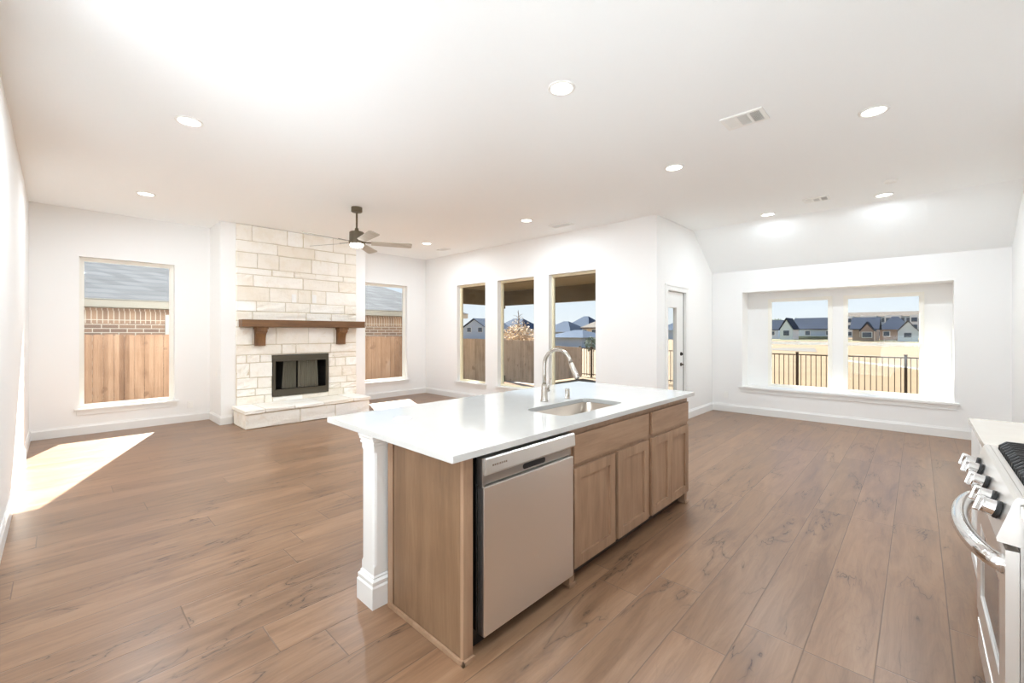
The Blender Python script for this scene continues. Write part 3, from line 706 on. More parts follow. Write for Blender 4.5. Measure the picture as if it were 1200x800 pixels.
# shaker door/drawer fronts (front faces towards -Y at yf)
def shaker(parent, name, x0, x1, z0, z1, yf=FY - .02, st=.062, mp='cab'):
    mv = M['cab']
    bm = B(); box(bm, x0, x0 + st, yf, yf + .0195, z0, z1, .002); box(bm, x1 - st, x1, yf, yf + .0195, z0, z1, .002)
    box(bm, x0 + st, x1 - st, yf, yf + .0195, z0, z0 + st, .002); box(bm, x0 + st, x1 - st, yf, yf + .0195, z1 - st, z1, .002)
    d = obj(name, bm, mv, parent)
    bm = B(); box(bm, x0 + st - .004, x1 - st + .004, yf + .013, yf + .0185, z0 + st - .004, z1 - st + .004); obj('door_panel', bm, M[mp], d)
    return d
def base_cabinet(name, label, x0, x1, fronts, drawers, feet=(), hollow=False):
    t = thing(name, label, 'cabinet', ((x0 + x1) / 2, (FY + BY) / 2, 0))
    bm = B(); zt = IZ - .0305
    box(bm, x0, x0 + .018, FY + .02, BY, .09, zt); box(bm, x1 - .018, x1, FY + .02, BY, .09, zt); box(bm, x0 + .018, x1 - .018, BY - .012, BY, .09, zt)
    box(bm, x0 + .018, x1 - .018, FY + .02, BY - .012, .09, .108)
    obj('carcass', bm, M['cab'], t)
    bm = wall_bm('y', FY, FY + .0195, x0, x1, .09, zt, [(x0 + .03, x1 - .03, .13, .64), (x0 + .03, x1 - .03, .70, .80)]); obj('face_frame', bm, M['cab'], t)
    bm = B(); box(bm, x0, x1, FY + .065, FY + .08, .001, .0895); obj('toe_kick', bm, M['toe'], t)
    for a, b, c, d in fronts: shaker(t, 'door', a, b, c, d)
    for a, b, c, d, nm in drawers:
        bm = B(); box(bm, a, b, FY - .02, FY - .0005, c, d, .003); obj(nm, bm, M['cabh'], t)
    for fx in feet:
        bm = B(); box(bm, fx, fx + .045, FY + .001, FY + .06, .001, .0895, .002); box(bm, fx - .008, fx + .053, FY - .010, FY + .0005, .0005, .022, .003); obj('foot', bm, M['cab'], t)
    return t
base_cabinet('sink_base_cabinet', 'taupe shaker cabinet with one wide false drawer and two doors, right of dishwasher', 1.945, 2.903,
             [(1.968, 2.413, .10, .655), (2.449, 2.870, .10, .655)], [(1.968, 2.870, .682, .842, 'false_front')], feet=(1.947,))
base_cabinet('base_cabinet', 'taupe shaker cabinet with narrow drawer and two slim doors at far end of island', 2.905, 3.612,
             [(2.925, 3.252, .10, .655), (3.258, 3.592, .10, .655)], [(2.925, 3.592, .682, .842, 'drawer')], feet=(3.565,))
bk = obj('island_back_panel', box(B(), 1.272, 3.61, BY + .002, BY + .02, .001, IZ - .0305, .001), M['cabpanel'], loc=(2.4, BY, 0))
tag(bk, 'plain taupe-stained panel along rear side of the island', 'panel')

# dishwasher
dw = thing('dishwasher', 'stainless steel dishwasher built into near end of the island', 'dishwasher', (1.60, 1.7, 0))
DX0, DX1 = 1.262, 1.940
bm = B(); box(bm, DX0 + .004, DX1 - .004, FY + .012, BY - .02, .10, .872); obj('tub', bm, M['black'], dw)
bm = B(); box(bm, DX0 + .012, DX1 - .002, FY - .032, FY + .010, .085, .738, .004); obj('door_panel', bm, M['steel'], dw)
bm = B(); y0 = FY - .040
prism(bm, [(FY + .01, .866), (y0 + .006, .866), (y0, .860), (y0 - .004, .800), (y0 + .004, .790), (FY - .012, .786), (FY - .012, .742), (FY + .01, .742)], DX0 + .016, DX1, 'x'); obj('control_console', bm, M['steelx'], dw)
bm = B(); box(bm, DX0 + .004, DX0 + .0155, FY - .030, FY + .01, .742, .866, .002); obj('console_end_cap', bm, M['steeld'], dw)
bm = B(); box(bm, DX0 + .016, DX1 - .001, FY - .0145, FY - .0122, .743, .786); obj('handle_recess', bm, M['steeld'], dw)
bm = B(); tp = rounded(1.545, 1.715, .752, .778, .012, 4); prism(bm, tp, FY - .0165, FY - .0146, 'y'); obj('pocket_slot', bm, M['black'], dw)
bm = B(); px_ = 1.315
for w in (.010, .008, .004, .010, .004, .009, .009, .004, .008, .009): box(bm, px_, px_ + w * .8, FY - .0428, FY - .0420, .826, .834); px_ += w + .002
obj('brand_badge', bm, mat('badge_grey', rgb(150, 130, 112), .4, .3), dw)
bm = B(); box(bm, DX0 + .01, DX1 - .01, FY + .05, FY + .06, .004, .098); obj('toe_panel', bm, M['black'], dw)
for x in (DX0 + .06, DX1 - .06):
    bm = B(); cyl(bm, (x, FY + .12, .0005), (x, FY + .12, .1), .014, 12); obj('leveling_foot', bm, M['black'], dw)

# ------------------------------------------------------------------ range wall on the right
RX0, RX1, RY = 1.915, 2.742, -.205
rg_ = thing('gas_range', 'stainless steel gas range with black grates and thick curved oven handle', 'range', (2.33, -.53, 0))
bm = B(); box(bm, RX0 + .004, RX1 - .004, YR + .012, RY - .012, .05, .905); obj('body', bm, M['steel'], rg_)
for x in (RX0 + .07, RX1 - .07):
    for y in (YR + .08, RY - .06): bm = B(); cyl(bm, (x, y, .0005), (x, y, .052), .018, 12); obj('foot', bm, M['black'], rg_)
od = wall_bm('y', RY - .01, RY + .018, RX0, RX1, .225, .775, [(RX0 + .13, RX1 - .13, .33, .63)])
od_ = obj('oven_door', od, M['steel'], rg_)
bm = B(); box(bm, RX0 + .12, RX1 - .12, RY - .008, RY + .012, .32, .64); obj('door_window', bm, M['bglass'], od_)
hp = []
for k in range(17):
    f = k / 16; hp.append((RX0 + .035 + (RX1 - RX0 - .07) * f, RY + .012 + .078 * min(1, math.sin(math.pi * f) ** .6), .715 + .0 * f))
bm = B(); tube(bm, hp, .026, 14); obj('door_handle', bm, M['chrome'], od_, smooth=True)
bm = B(); box(bm, RX0, RX1, RY - .01, RY + .014, .055, .212, .004); box(bm, RX0 + .05, RX1 - .05, RY + .014, RY + .020, .185, .205, .003); obj('storage_drawer', bm, M['steel'], rg_)
# slanted control panel
bm = B(); prism(bm, [(RY - .012, .79), (RY + .034, .795), (RY + .036, .805), (RY + .0, .925), (RY - .006, .934), (RY - .018, .934), (RY - .018, .79)], RX0, RX1, 'x'); cp = obj('control_panel', bm, M['steelx'], rg_)
nrm = Vector((0, .12, .036)).normalized()
for i, x in enumerate((2.01, 2.13, 2.33, 2.53, 2.65)):
    c = Vector((x, RY + .021, .862)); bm = B(); lathe(bm, [(0, 0), (.028, 0), (.028, .008), (.024, .012), (0, .012)], c, 24, nrm)
    kb = obj('knob', bm, M['black'], cp, smooth=False)
    bm = B(); lathe(bm, [(0, .012), (.025, .012), (.0235, .036), (.021, .040), (0, .040)], c, 24, nrm)
    t = B(); box(t, -.011, .011, -.025, .025, .036, .055, .005); q = nrm.to_track_quat('Z', 'Y').to_matrix().to_4x4(); q.translation = c; merge(bm, t, q)
    obj('knob_grip', bm, M['chrome'], kb)
# cooktop
bm = slab_with_hole([(RX0, YR + .03), (RX1, YR + .03), (RX1, RY - .019), (RX0, RY - .019)], rounded(RX0 + .035, RX1 - .035, YR + .07, RY - .036, .02, 3), .906, .934); ct = obj('cooktop_rim', bm, M['steelx'], rg_)
bm = B(); box(bm, RX0 + .03, RX1 - .03, YR + .065, RY - .032, .906, .915); obj('burner_pan', bm, M['black'], ct)
for x in (2.07, 2.33, 2.59):
    for y in (-.40, -.68):
        if abs(x - 2.33) < .01 and y < -.5: continue
        bm = B(); lathe(bm, [(0, .915), (.055, .915), (.055, .921), (.036, .924), (.036, .934), (.030, .938), (0, .938)], (x, y, 0)); obj('burner', bm, M['iron'], ct)
for gi in range(3):
    gx0 = RX0 + .045 + gi * .247; gx1 = gx0 + .24; gy0, gy1 = YR + .08, RY - .044; bm = B()
    for k in range(6):
        x = gx0 + .012 + (gx1 - gx0 - .024) * k / 5
        tube(bm, [(x, gy1, .917), (x, gy1 - .002, .945), (x, gy1 - .016, .958), (x, (gy0 + gy1) / 2, .958), (x, gy0 + .016, .958), (x, gy0 + .002, .945), (x, gy0, .917)], .0075, 8)
    for y in (gy0 + .03, (gy0 + gy1) / 2, gy1 - .03): box(bm, gx0, gx1, y - .007, y + .007, .938, .956, .003)
    obj('grate', bm, M['iron'], ct)

def wall_cabinet(name, label, x0, x1, n):
    t = thing(name, label, 'cabinet', ((x0 + x1) / 2, -.53, 0)); yf = -.245; zt = IZ - .0305
    bm = B(); box(bm, x0, x1, YR + .018, yf - .001, .10, zt); obj('carcass', bm, M['wcab'], t)
    bm = B(); box(bm, x0, x1, YR + .018, yf - .06, .0005, .0995); obj('toe_kick', bm, M['wcab'], t)
    w = (x1 - x0) / n
    for i in range(n):
        a, b = x0 + i * w + .01, x0 + (i + 1) * w - .01
        st = .06; z0, z1 = .12, .66; bm = B(); Y0, Y1_ = yf, yf + .02
        for q in ((a, a + st, z0, z1), (b - st, b, z0, z1), (a + st, b - st, z0, z0 + st), (a + st, b - st, z1 - st, z1)): box(bm, q[0], q[1], Y0, Y1_, q[2], q[3], .002)
        d = obj('door', bm, M['wcab'], t); bm = B(); box(bm, a + st - .003, b - st + .003, Y0 + .002, Y0 + .010, z0 + st - .003, z1 - st + .003); obj('door_panel', bm, M['wcab'], d)
        bm = B(); box(bm, a, b, Y0, Y1_, .69, .86, .003); obj('drawer', bm, M['wcab'], t)
    return t
wall_cabinet('base_cabinet', 'white base cabinet between the gas range and the nook', 2.752, 3.64, 2)
wall_cabinet('base_cabinet', 'white base cabinet on the near side of gas range', -1.2, 1.905, 5)
for nm, x0, x1, lb in (('wall_worktop', 2.752, 3.67, 'pale beige quartz worktop between the gas range and the nook'), ('wall_worktop', -1.2, 1.905, 'pale beige quartz worktop on the near side of gas range')):
    o = obj(nm, box(B(), x0, x1, YR + .002, -.215, IZ - .03, IZ, .003), M['quartz2'], loc=((x0 + x1) / 2, -.5, IZ - .03)); tag(o, lb, 'worktop')

# ------------------------------------------------------------------ ceiling fan
FC = (2.805, 5.567)
fan = thing('ceiling_fan', 'bronze five-blade ceiling fan with grey blades and lit lens', 'ceiling fan', (FC[0], FC[1], ZC))
bm = B(); lathe(bm, [(0, 0), (.072, 0), (.072, -.058), (.062, -.066), (.02, -.07), (0, -.07)], (*FC, ZC - .0005), 28); obj('canopy', bm, M['bronze'], fan, smooth=False)
bm = B(); cyl(bm, (*FC, ZC - .065), (*FC, 2.78), .0125); obj('downrod', bm, M['bronze'], fan, smooth=False)
bm = B(); lathe(bm, [(0, 2.835), (.022, 2.835), (.03, 2.79), (.088, 2.784), (.096, 2.775), (.096, 2.635), (.086, 2.62), (0, 2.62)], (*FC, 0), 28); obj('motor_housing', bm, M['bronze'], fan, smooth=False)
bm = B(); lathe(bm, [(0, 2.6195), (.086, 2.6195), (.086, 2.595), (.074, 2.580), (.04, 2.572), (0, 2.57)], (*FC, 0), 28); obj('light_lens', bm, M['lens'], fan, smooth=True)
fl_d = bpy.data.lights.new('fan_glow', 'AREA'); fl_d.shape = 'DISK'; fl_d.size = .14; fl_d.energy = 9; fl_d.spread = math.radians(178); fl_d.color = (.85, .93, 1)
fl_o = bpy.data.objects.new('fan_glow', fl_d); COL.objects.link(fl_o); fl_o.parent = fan; fl_o.location = (0, 0, 2.566 - ZC)
for k in range(5):
    a = math.radians(-28 + 72 * k); tilt = Matrix.Rotation(math.radians(-14), 4, 'X'); rot = Matrix.Translation((*FC, 2.64)) @ Matrix.Rotation(a, 4, 'Z')
    bm = B(); t = B(); prism(t, [(.19, -.056), (.70, -.072), (.735, -.060), (.735, .060), (.70, .072), (.19, .056)], -.004, .004, 'z'); merge(bm, t, rot @ tilt)
    bl_ = obj('blade', bm, M['blade'], fan)
    bm = B(); t = B(); box(t, .085, .27, -.018, .018, .004, .010, .002); box(t, .075, .11, -.022, .022, -.014, .012, .003); merge(bm, t, rot @ tilt); obj('blade_iron', bm, M['bronze'], bl_)

# ------------------------------------------------------------------ recessed lights, vents, detector
def downlight_parts(t, watts=1.0):
    x, y = t.location.x, t.location.y
    bm = B(); lathe(bm, [(.074, -.0005), (.096, -.0005), (.094, -.006), (.080, -.010), (.074, -.004)], (x, y, ZC), 32); obj('trim_ring', bm, M['white'], t, smooth=True)
    bm = B(); lathe(bm, [(0, -.0006), (.0745, -.0006), (.0745, -.004), (0, -.005)], (x, y, ZC), 32); obj('lens', bm, M['lens'], t)
    d = bpy.data.lights.new('downlight_glow', 'AREA'); d.shape = 'DISK'; d.size = .14; d.energy = LAMP; d.spread = math.radians(178); d.color = (.80, .91, 1)
    o = bpy.data.objects.new('downlight_glow', d); COL.objects.link(o); o.parent = t; o.location = (0, 0, -.012)
POWER = {0: .85, 1: 1.25, 2: 1.1, 3: 1.25, 6: .75, 7: .75, 8: 1.3}      # added brightness balance: living room raised to lift far ceiling, nook lowered
DL = [(2.416, 1.807, 'round recessed ceiling light above the island, largest in view'),
      (.73, 4.28, 'round recessed ceiling light at upper left, over the open floor'),
      (.747, 6.905, 'round recessed ceiling light in front of the left window wall'),
      (4.899, 4.326, 'round recessed ceiling light between ceiling fan and the row of three windows'),
      (4.377, 1.83, 'round recessed ceiling light beyond island, left of the near ceiling vent'),
      (4.32, .246, 'round recessed ceiling light right of the near large ceiling vent'),
      (7.047, 1.572, 'round recessed ceiling light in the nook, left of small ceiling vent'),
      (7.03, .304, 'round recessed ceiling light in the nook, right of small ceiling vent'),
      (4.854, 6.834, 'round recessed ceiling light near corner of the right fireplace-side window')]
tl = None
for k, (x, y, lb) in enumerate(DL):
    if tl is None:
        tl = thing('recessed_light', lb, 'ceiling light', (x, y, ZC), 'recessed ceiling lights'); downlight_parts(tl)
    else:
        c = copy_tree(tl, None, (x, y, ZC)); c['label'] = lb
        for ch in c.children:
            if ch.type == 'LIGHT': ch.data = ch.data.copy(); ch.data.energy = LAMP * POWER.get(k, 1)
for x, y, lb in ((-.2, 1.6, 'recessed ceiling light overhead behind the viewer, by the pantry wall'), (-2.0, 1.8, 'recessed ceiling light at the back of kitchen'), (.5, -.2, 'recessed ceiling light overhead near the range counter'), (-2.0, .0, 'recessed ceiling light at the back of kitchen near right wall')):
    c = copy_tree(tl, None, (x, y, ZC)); c['label'] = lb

def vent(x0, x1, y0, y1, label, sections, name='ceiling_vent'):
    t = thing(name, label, 'ceiling vent', ((x0 + x1) / 2, (y0 + y1) / 2, ZC), 'ceiling air vents')
    fr = .028; L = y1 - y0 - 2 * fr; gap = .018; w = (L - gap * (sections - 1)) / sections; holes = []
    for i in range(sections): holes.append((y0 + fr + i * (w + gap), y0 + fr + i * (w + gap) + w))
    bm = B(); z0, z1 = ZC - .012, ZC - .0005
    xs = (x0 + fr, x1 - fr)
    box(bm, x0, xs[0], y0, y1, z0, z1, .003); box(bm, xs[1], x1, y0, y1, z0, z1, .003)
    ys = [y0] + [q for h in holes for q in h] + [y1]
    for a, b in zip(ys[::2], ys[1::2]): box(bm, xs[0], xs[1], a, b, z0, z1)
    obj('vent_frame', bm, M['white'], t)
    bm = B(); box(bm, xs[0] - .002, xs[1] + .002, y0 + fr - .002, y1 - fr + .002, ZC - .003, ZC - .0008); obj('duct_opening', bm, M['dark'], t)
    for i, (a, b) in enumerate(holes):
        bm = B(); n = 7; tl_ = (82, 62, 25)[i % 3]
        for k in range(n):
            y = a + (b - a) * (k + .5) / n; t2 = B(); box(t2, xs[0], xs[1], -.006, .006, -.0007, .0007)
            merge(bm, t2, Matrix.Translation((0, y, ZC - .0085)) @ Matrix.Rotation(-math.radians(tl_), 4, 'X'))
        obj('louvers', bm, M['white'], t)
vent(3.645, 3.88, .852, 1.155, 'white three-part ceiling air vent above island, largest of the vents', 3)
vent(6.56, 6.76, .80, 1.08, 'small white ceiling air vent between the two nook lights', 3)
vent(5.40, 5.58, 3.92, 4.30, 'white ceiling air vent close above the row of three windows', 2)
vent(5.36, 5.52, 6.93, 7.20, 'faint white ceiling air vent in the far corner above windows', 2)
sd_ = thing('smoke_detector', 'flat white round smoke detector on ceiling above the nook light', 'smoke detector', (6.41, .219, ZC))
bm = B(); lathe(bm, [(0, -.0005), (.062, -.0005), (.062, -.012), (.052, -.028), (0, -.030)], (6.41, .219, ZC), 28); obj('housing', bm, M['white'], sd_)
bm = B(); lathe(bm, [(0, -.0295), (.012, -.0295), (.011, -.033), (0, -.0335)], (6.41, .219, ZC), 14); obj('test_button', bm, M['trim'], sd_)

# ------------------------------------------------------------------ outside
G0 = -.55
bm = B(); gx = [-40, 4, 6, 9.6, 16, 40, 80, 150, 400]; gy = [-150, -40, -10, 3, 8.5, 11, 14, 40, 120, 420]
gz = lambda x, y: -.45 if x < 8 and y < 20 else G0
vv = [[bm.verts.new((x, y, gz(x, y))) for y in gy] for x in gx]
for i in range(len(gx) - 1):
    for j in range(len(gy) - 1): bm.faces.new((vv[i][j], vv[i + 1][j], vv[i + 1][j + 1], vv[i][j + 1]))
o = struct('ground_lawn', bm, M['grass']); o.name = 'ground'
# patio: slab, boarded ceiling, beams, post, roof
bm = B(); box(bm, XW + T + .001, 9.4, Y1 + T + .001, 9.4, -.44, -.06); struct('patio_slab', bm, M['concrete'])
bm = B(); box(bm, XW + T + .001, 9.3, Y1 + T + .001, 9.3, 2.62, 2.66); struct('patio_ceiling', bm, M['patio_wood'])
bm = B(); box(bm, XW + T + .001, 9.6, Y1 + T + .001, 9.6, 2.665, 3.1); struct('patio_roof', bm, M['fascia'])
bm = B(); box(bm, 9.05, 9.25, Y1 + T + .001, 9.25, 2.21, 2.619); box(bm, XW + T + .001, 9.05, 9.05, 9.25, 2.21, 2.619); struct('patio_beam', bm, M['patio_beam'])
bm = B(); box(bm, 9.06, 9.24, 9.06, 9.24, -.06, 2.209, .006); box(bm, 9.03, 9.27, 9.03, 9.27, -.06, .12, .006); box(bm, 9.03, 9.27, 9.03, 9.27, 2.13, 2.209, .006); struct('patio_post', bm, M['patio_beam'])

# cedar privacy fence along the side of the lot
def picket_run(bm, pts, y, w=.14, th=.018, base=G0 + .06):
    for (xa, za), (xb, zb) in zip(pts, pts[1:]):
        n = max(1, round((xb - xa) / w)); s = (xb - xa) / n
        for k in range(n):
            x = xa + s * k; zt = za + (zb - za) * (k + .5) / n + rnd.uniform(-.006, .006); yo = rnd.uniform(-.004, .004)
            prism(bm, [(x + .002, base), (x + s - .002, base), (x + s - .002, zt - .03), (x + s - .022, zt), (x + .022, zt), (x + .002, zt - .03)], y + yo, y + yo + th, 'y')
cf = thing('cedar_fence', 'tall cedar board privacy fence along the side of the yard', 'fence', (7, 10.45, G0))
YFN = 10.45
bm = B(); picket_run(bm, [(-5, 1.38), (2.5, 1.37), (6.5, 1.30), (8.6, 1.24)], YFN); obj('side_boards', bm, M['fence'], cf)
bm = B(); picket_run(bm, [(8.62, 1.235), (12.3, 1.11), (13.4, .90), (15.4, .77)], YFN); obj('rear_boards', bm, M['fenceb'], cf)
bm = B()
for z in (-.2, .45, 1.0): box(bm, -5, 12.4, YFN + .024, YFN + .062, z, z + .085)
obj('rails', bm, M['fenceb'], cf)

# dark metal picket fence across the back of the lot
MX = 16.0
mf = thing('metal_fence', 'low dark metal picket fence across the rear of the yard', 'fence', (MX, 4, G0))
py = [10.95, 10.35, 7.83, 5.31, 2.76, .24, -2.28, -4.8]
for i, y in enumerate(py):
    bm = B(); box(bm, MX - .035, MX + .035, y - .035, y + .035, G0, .79, .004); box(bm, MX - .042, MX + .042, y - .042, y + .042, .79, .805, .003); obj('post', bm, M['metal_fence'], mf)
for a, b in zip(py, py[1:]):
    bm = B(); lo, hi = b + .035, a - .035; n = max(3, round((hi - lo) / .129))
    for z in (G0 + .12, .70): box(bm, MX - .016, MX + .016, lo, hi, z, z + .035)
    for k in range(n):
        y = lo + (hi - lo) * (k + .5) / n; box(bm, MX - .0095, MX + .0095, y - .0095, y + .0095, G0 + .06, .725)
    obj('picket_panel', bm, M['metal_fence'], mf)

# neighbour's brick house beyond the cedar fence
nb = thing('neighbor_house', 'tan brick house with grey shingle roof just beyond cedar fence', 'house', (4, 14, -1))
NY = 12.0
bm = B(); box(bm, -6, 9.55, NY, NY + 8, -1, 1.60); obj('brick_wall', bm, M['brick'], nb)
bm = B(); box(bm, -6, 9.55, NY - .012, NY - .0005, 1.60, 1.86); box(bm, -6, 9.55, NY, NY + 8, 1.60, 2.02); obj('soldier_course', bm, M['soldier'], nb)
bm = B(); box(bm, -6.3, 10.0, NY - .40, NY - .37, 1.92, 2.08); box(bm, -6.3, 10.0, NY - .37, NY + .3, 1.91, 1.93); box(bm, 9.97, 10.0, NY - .37, NY + 8.37, 1.92, 2.08); obj('fascia', bm, M['fascia'], nb)
bm = B(); rx0, rx1, ry0, ry1 = -6.4, 10.05, NY - .42, NY + 8.42; hz = 4.4
q4 = [bm.verts.new(p) for p in ((rx0, ry0, 2.06), (rx1, ry0, 2.06), (rx1, ry1, 2.06), (rx0, ry1, 2.06))]; q2 = [bm.verts.new((rx0 + hz, NY + 4, 4.02)), bm.verts.new((rx1 - hz, NY + 4, 4.02))]
for f in ((q4[0], q4[1], q2[1], q2[0]), (q4[1], q4[2], q2[1]), (q4[2], q4[3], q2[0], q2[1]), (q4[3], q4[0], q2[0]), (q4[3], q4[2], q4[1], q4[0])): bm.faces.new(f)
obj('roof', bm, M['roof'], nb)
bm = B(); box(bm, 1.62, 1.95, NY - .03, NY + .02, .4, 1.80); obj('window_trim', bm, M['farwhite'], nb)

# far houses; each: walls, gable or hip roof, windows
def far_house(name, label, x, y, w, d, wall, roofh, wm, rm, ridge='y', over=.5, base=G0, gable=None, wins=(), hip=False, group=None):
    """x is the face towards the room; w along y, d along x"""
    t = thing(name, label, 'house', (x + d / 2, y, base), group)
    bm = B(); box(bm, x, x + d, y - w / 2, y + w / 2, base, base + wall)
    if ridge == 'x' and not hip: prism(bm, [(y - w / 2, base + wall), (y + w / 2, base + wall), (y, base + wall + roofh * (w / (w + 2 * over)))], x + .02, x + d - .02, 'x')
    if ridge == 'y' and not hip: prism(bm, [(x, base + wall), (x + d, base + wall), (x + d / 2, base + wall + roofh * (d / (d + 2 * over)))], y - w / 2 + .02, y + w / 2 - .02, 'y')
    obj('walls', bm, wm, t)
    bm = B(); z = base + wall; y0, y1, x0, x1 = y - w / 2 - over, y + w / 2 + over, x - over, x + d + over
    if hip:
        ins = min(d, w) / 2 * .95; r = ((x + d / 2, y0 + ins), (x + d / 2, y1 - ins)) if ridge == 'y' else ((x0 + ins, y), (x1 - ins, y))
        Bt = [bm.verts.new(p) for p in ((x0, y0, z), (x1, y0, z), (x1, y1, z), (x0, y1, z))]; A = [bm.verts.new((*q, z + roofh)) for q in r]
        if ridge == 'y':
            for f in ((Bt[0], Bt[1], A[0]), (Bt[1], Bt[2], A[1], A[0]), (Bt[2], Bt[3], A[1]), (Bt[3], Bt[0], A[0], A[1])): bm.faces.new(f)
        else:
            for f in ((Bt[0], Bt[1], A[1], A[0]), (Bt[1], Bt[2], A[1]), (Bt[2], Bt[3], A[0], A[1]), (Bt[3], Bt[0], A[0])): bm.faces.new(f)
        bm.faces.new(Bt[::-1])
    elif ridge == 'y':
        prism(bm, [(x0, z - .1), (x + d / 2, z + roofh), (x1, z - .1), (x1, z + .1), (x + d / 2, z + roofh + .25), (x0, z + .1)], y0, y1, 'y')
    else:
        prism(bm, [(y0, z - .1), (y, z + roofh), (y1, z - .1), (y1, z + .1), (y, z + roofh + .25), (y0, z + .1)], x0, x1, 'x')
    obj('roof', bm, rm, t)
    for wy, wz, ww, wh in wins:
        bm = B(); box(bm, x - .08, x + .05, y + wy - ww / 2, y + wy + ww / 2, base + wz, base + wz + wh); f = obj('window', bm, M['farwhite'], t)
        bm = B(); box(bm, x - .12, x - .075, y + wy - ww / 2 + .12, y + wy + ww / 2 - .12, base + wz + .12, base + wz + wh - .12); obj('pane', bm, M['farglass'], f)
    return t
# a direction in the photograph (pixel column) at distance X gives Y
def yat(u, X):
    a = math.radians(43.378); k = (u - 600) / 503.25
    return X * (math.sin(a) - k * math.cos(a)) / (math.cos(a) + k * math.sin(a))
def place(name, label, u0, u1, X, wall, roofh, wm, rm, **k):
    ya, yb = yat(u0, X), yat(u1, X)
    return far_house(name, label, X, (ya + yb) / 2, abs(ya - yb), k.pop('d', 10), wall, roofh, wm, rm, **k)
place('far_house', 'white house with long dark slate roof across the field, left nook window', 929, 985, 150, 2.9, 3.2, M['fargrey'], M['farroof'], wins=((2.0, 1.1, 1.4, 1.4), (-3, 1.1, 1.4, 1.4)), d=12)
place('far_house', 'white twin-gabled cottage beside the long dark roof across the field', 914, 929, 138, 2.8, 3.0, M['farwhite'], M['farroof'], ridge='x', wins=((0, 1, 1.6, 1.6),), d=8, over=.25)
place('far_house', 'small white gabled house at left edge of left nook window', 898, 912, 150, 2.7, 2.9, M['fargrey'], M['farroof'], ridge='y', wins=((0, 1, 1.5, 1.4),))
# apartment block
AX = 215; ya, yb = yat(1100, AX), yat(985, AX)
ap = thing('apartment_block', 'long three-storey white apartment block with taupe roof, right nook window', 'building', (AX + 8, (ya + yb) / 2, G0))
AH = 8.0
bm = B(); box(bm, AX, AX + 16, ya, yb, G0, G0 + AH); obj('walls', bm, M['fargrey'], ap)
bm = B(); prism(bm, [(AX - 1, G0 + AH), (AX + 17, G0 + AH), (AX + 10, G0 + AH + 2), (AX + 6, G0 + AH + 2)], ya - 1, yb + 1, 'y'); obj('roof', bm, M['farroof2'], ap)
nb_ = 8
for k in range(nb_):
    y = ya + (yb - ya) * (k + .5) / nb_
    if k % 2:
        bm = B(); box(bm, AX - 2, AX + .1, y - 2.3, y + 2.3, G0, G0 + AH + .4); bay = obj('bay', bm, M['farwhite'], ap)
    xo = AX - 2 if k % 2 else AX
    for fl in range(3):
        for s in (-1, 1):
            z = G0 + .7 + fl * 2.6
            bm = B(); box(bm, xo - .12, xo - .01, y + s * 1.1 - .8, y + s * 1.1 + .8, z, z + 1.5); obj('window', bm, M['farglass'], ap)
place('far_house', 'small house with rosy brick gables and slate roof below apartment block', 999, 1027, 130, 2.7, 2.7, M['farbrick'], M['farroof'], ridge='y', wins=((0, .9, 1.6, 1.5),))
place('far_house', 'rosy brick gable front beside slate-roofed houses, right nook window', 1008, 1024, 121, 2.3, 1.8, M['farbrick'], M['farroof'], ridge='x', wins=((0, .8, 1.8, 1.3),), d=5, over=.2)
place('far_house', 'slate hip-roofed house in middle of right nook window', 1031, 1066, 144, 2.7, 3.4, M['farbrick'], M['farroof'], ridge='y', hip=True, wins=((1.5, .9, 1.4, 1.4), (-1.5, .9, 1.4, 1.4)))
place('far_house', 'white gabled house in front of the apartment block, right nook window', 1052, 1076, 124, 2.2, 2.2, M['farwhite'], M['farroof2'], ridge='x', d=7, over=.15, wins=((0, .8, 1.4, 1.2),))
place('far_house', 'pale house with slate roof at right edge of right nook window', 1080, 1100, 139, 2.6, 2.6, M['farwhite'], M['farroof'], ridge='y')
# beyond the side fence
place('far_house', 'low blue-grey roof just above the cedar fence, seen behind the faucet', 640, 682, 46, 1.3, 1.0, M['fargrey'], M['farroof3'], ridge='y', hip=True, d=7)
place('far_house', 'blue-roofed gabled house seen through leftmost of three tall windows', 536, 577, 78, 2.0, 3.6, M['fargrey'], M['farroof3'], ridge='x', d=9, over=.3, wins=((2.0, 2.0, 1.8, 1.4), (-2.5, 2.0, 1.8, 1.4)))
place('far_house', 'blue hip-roofed house behind the copper-leaved young tree', 574, 612, 91, 2.3, 3.9, M['fargrey'], M['farroof3'], ridge='y', hip=True, d=11)
place('far_house', 'wide house with low slate roof seen above faucet', 634, 668, 84, 2.1, 2.7, M['fargrey'], M['farroof3'], ridge='y', hip=True, d=9)
place('far_house', 'house with tall pointed slate roof left of cream two-storey house', 656, 690, 98, 2.5, 4.1, M['fargrey'], M['farroof3'], ridge='y', hip=True, d=12)
place('far_house', 'cream two-storey house with grey roof, rightmost of three tall windows', 684, 712, 60, 4.3 - 1.6, .9, M['farcream'], M['farroof2'], ridge='y', d=8, over=.4, wins=((2.0, 1.7, 1.0, .8), (.2, 1.7, 1.0, .8), (2.0, .3, 1.0, .9)))
place('far_house', 'low slate-roofed house beyond the lawn seen through patio door', 770, 812, 120, 2.6, 3.0, M['fargrey'], M['farroof3'], ridge='y', hip=True, d=12)

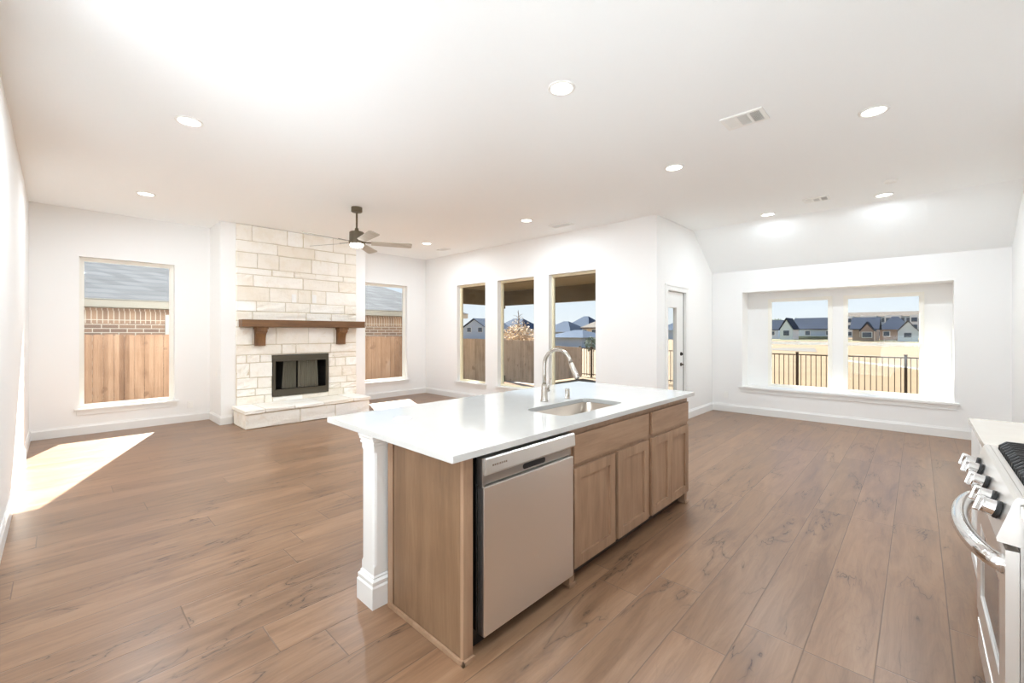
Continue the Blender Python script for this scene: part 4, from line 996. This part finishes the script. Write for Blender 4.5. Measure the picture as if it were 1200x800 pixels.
# young tree with copper leaves behind the side fence
def leaf_cloud(bm, c, r, n, s, seed):
    q = random.Random(seed)
    for _ in range(n):
        while True:
            v = Vector((q.uniform(-1, 1), q.uniform(-1, 1), q.uniform(-1, 1)))
            if v.length < 1: break
        p = Vector(c) + Vector((v.x * r[0], v.y * r[1], v.z * r[2])); d = Vector((q.uniform(-1, 1), q.uniform(-1, 1), q.uniform(-1, 1))).normalized(); e_ = d.orthogonal().normalized(); k = s * q.uniform(.6, 1.3)
        f = d.cross(e_); a = [bm.verts.new(p + d * k), bm.verts.new(p + e_ * k * .5 + f * k * .12), bm.verts.new(p - d * k), bm.verts.new(p - e_ * k * .5 + f * k * .12)]; bm.faces.new(a)
TX = 21.0; TY = yat(608, TX); tr = thing('young_tree', 'thin young tree with copper leaves behind the cedar fence', 'tree', (TX, TY, G0))
bm = B(); tube(bm, [(TX, TY, G0), (TX + .03, TY, 1.2), (TX, TY + .05, 2.9)], .05, 8, [.06, .045, .012])
q = random.Random(3)
for k in range(26):
    z = 0.4 + k * .09; a = k * 2.4; l = 1.1 * (1 - (k / 34)) ; p0 = Vector((TX, TY, z)); p1 = p0 + Vector((math.cos(a) * l, math.sin(a) * l, .45 * l)); tube(bm, [p0, (p0 + p1) / 2 + Vector((0, 0, .05)), p1], .01, 5, [.02, .012, .005])
obj('trunk', bm, M['bark'], tr)
bm = B(); leaf_cloud(bm, (TX, TY, 1.15), (1.15, 1.25, .8), 1500, .10, 4); leaf_cloud(bm, (TX, TY, 1.9), (.6, .7, .6), 130, .07, 8); obj('leaves', bm, M['leafo'], tr)
# shrub at the corner of the yards, below the cream house
SX_ = 27.0; SY_ = yat(693, SX_)
sh = thing('green_shrub', 'small green shrub in front of cream house beyond the fence corner', 'shrub', (SX_, SY_, G0))
bm = B(); tube(bm, [(SX_, SY_, G0), (SX_, SY_, .6)], .03, 6); obj('stem', bm, M['bark'], sh)
bm = B(); leaf_cloud(bm, (SX_, SY_, .55), (.6, .5, .55), 420, .09, 12); obj('leaves', bm, M['leafg'], sh)
# line of trees on the horizon behind the white houses
for k, u in enumerate((902, 908, 914, 921, 933, 941, 955, 968)):
    X = 185 + 12 * (k % 3); y = yat(u, X); t = thing('distant_tree', 'dark distant tree on the skyline behind white houses, left nook window', 'tree', (X, y, G0), 'skyline trees behind the white houses')
    bm = B(); tube(bm, [(X, y, G0), (X, y, 4)], .3, 6); obj('trunk', bm, M['bark'], t)
    bm = B(); leaf_cloud(bm, (X, y, 4.2 + (k % 3) * .4), (2.0, 1.7, 2.1), 240, .6, 40 + k); obj('crown', bm, M['leafg'], t)
# green verge, low hedge, path and flat grey wedge in the field
bm = B(); box(bm, 118, 141, -30, 60, G0 - .1, G0 + .03); struct('green_verge', bm, M['green'])
p1, p2 = Vector((39, 4.5, 0)), Vector((30.5, -.75, 0)); dd = (p1 - p2).normalized(); nn = Vector((-dd.y, dd.x, 0)) * .28
bm = B(); prism(bm, [tuple((p1 + nn).xy), tuple((p1 - nn).xy), tuple((p2 - nn).xy), tuple((p2 + nn).xy)], G0 - .05, G0 + .03, 'z'); struct('field_path', bm, M['concrete'])
bm = B(); prism(bm, [(56, 13.5), (64, 12.5), (66, 9.5), (52, 7.3)], G0 - .05, G0 + .02, 'z'); struct('field_wedge', bm, M['wedge_grey'])  # thin flat wedge, plain grey, lying on the field
hd = thing('low_hedge', 'dark clipped hedge along foot of white houses across the field', 'hedge', (148, 22, G0)); ya, yb = yat(972, 148), yat(932, 148)
bm = B(); box(bm, 147.5, 148.5, ya, yb, G0, G0 + .9, .2); obj('foliage', bm, M['leafg'], hd)
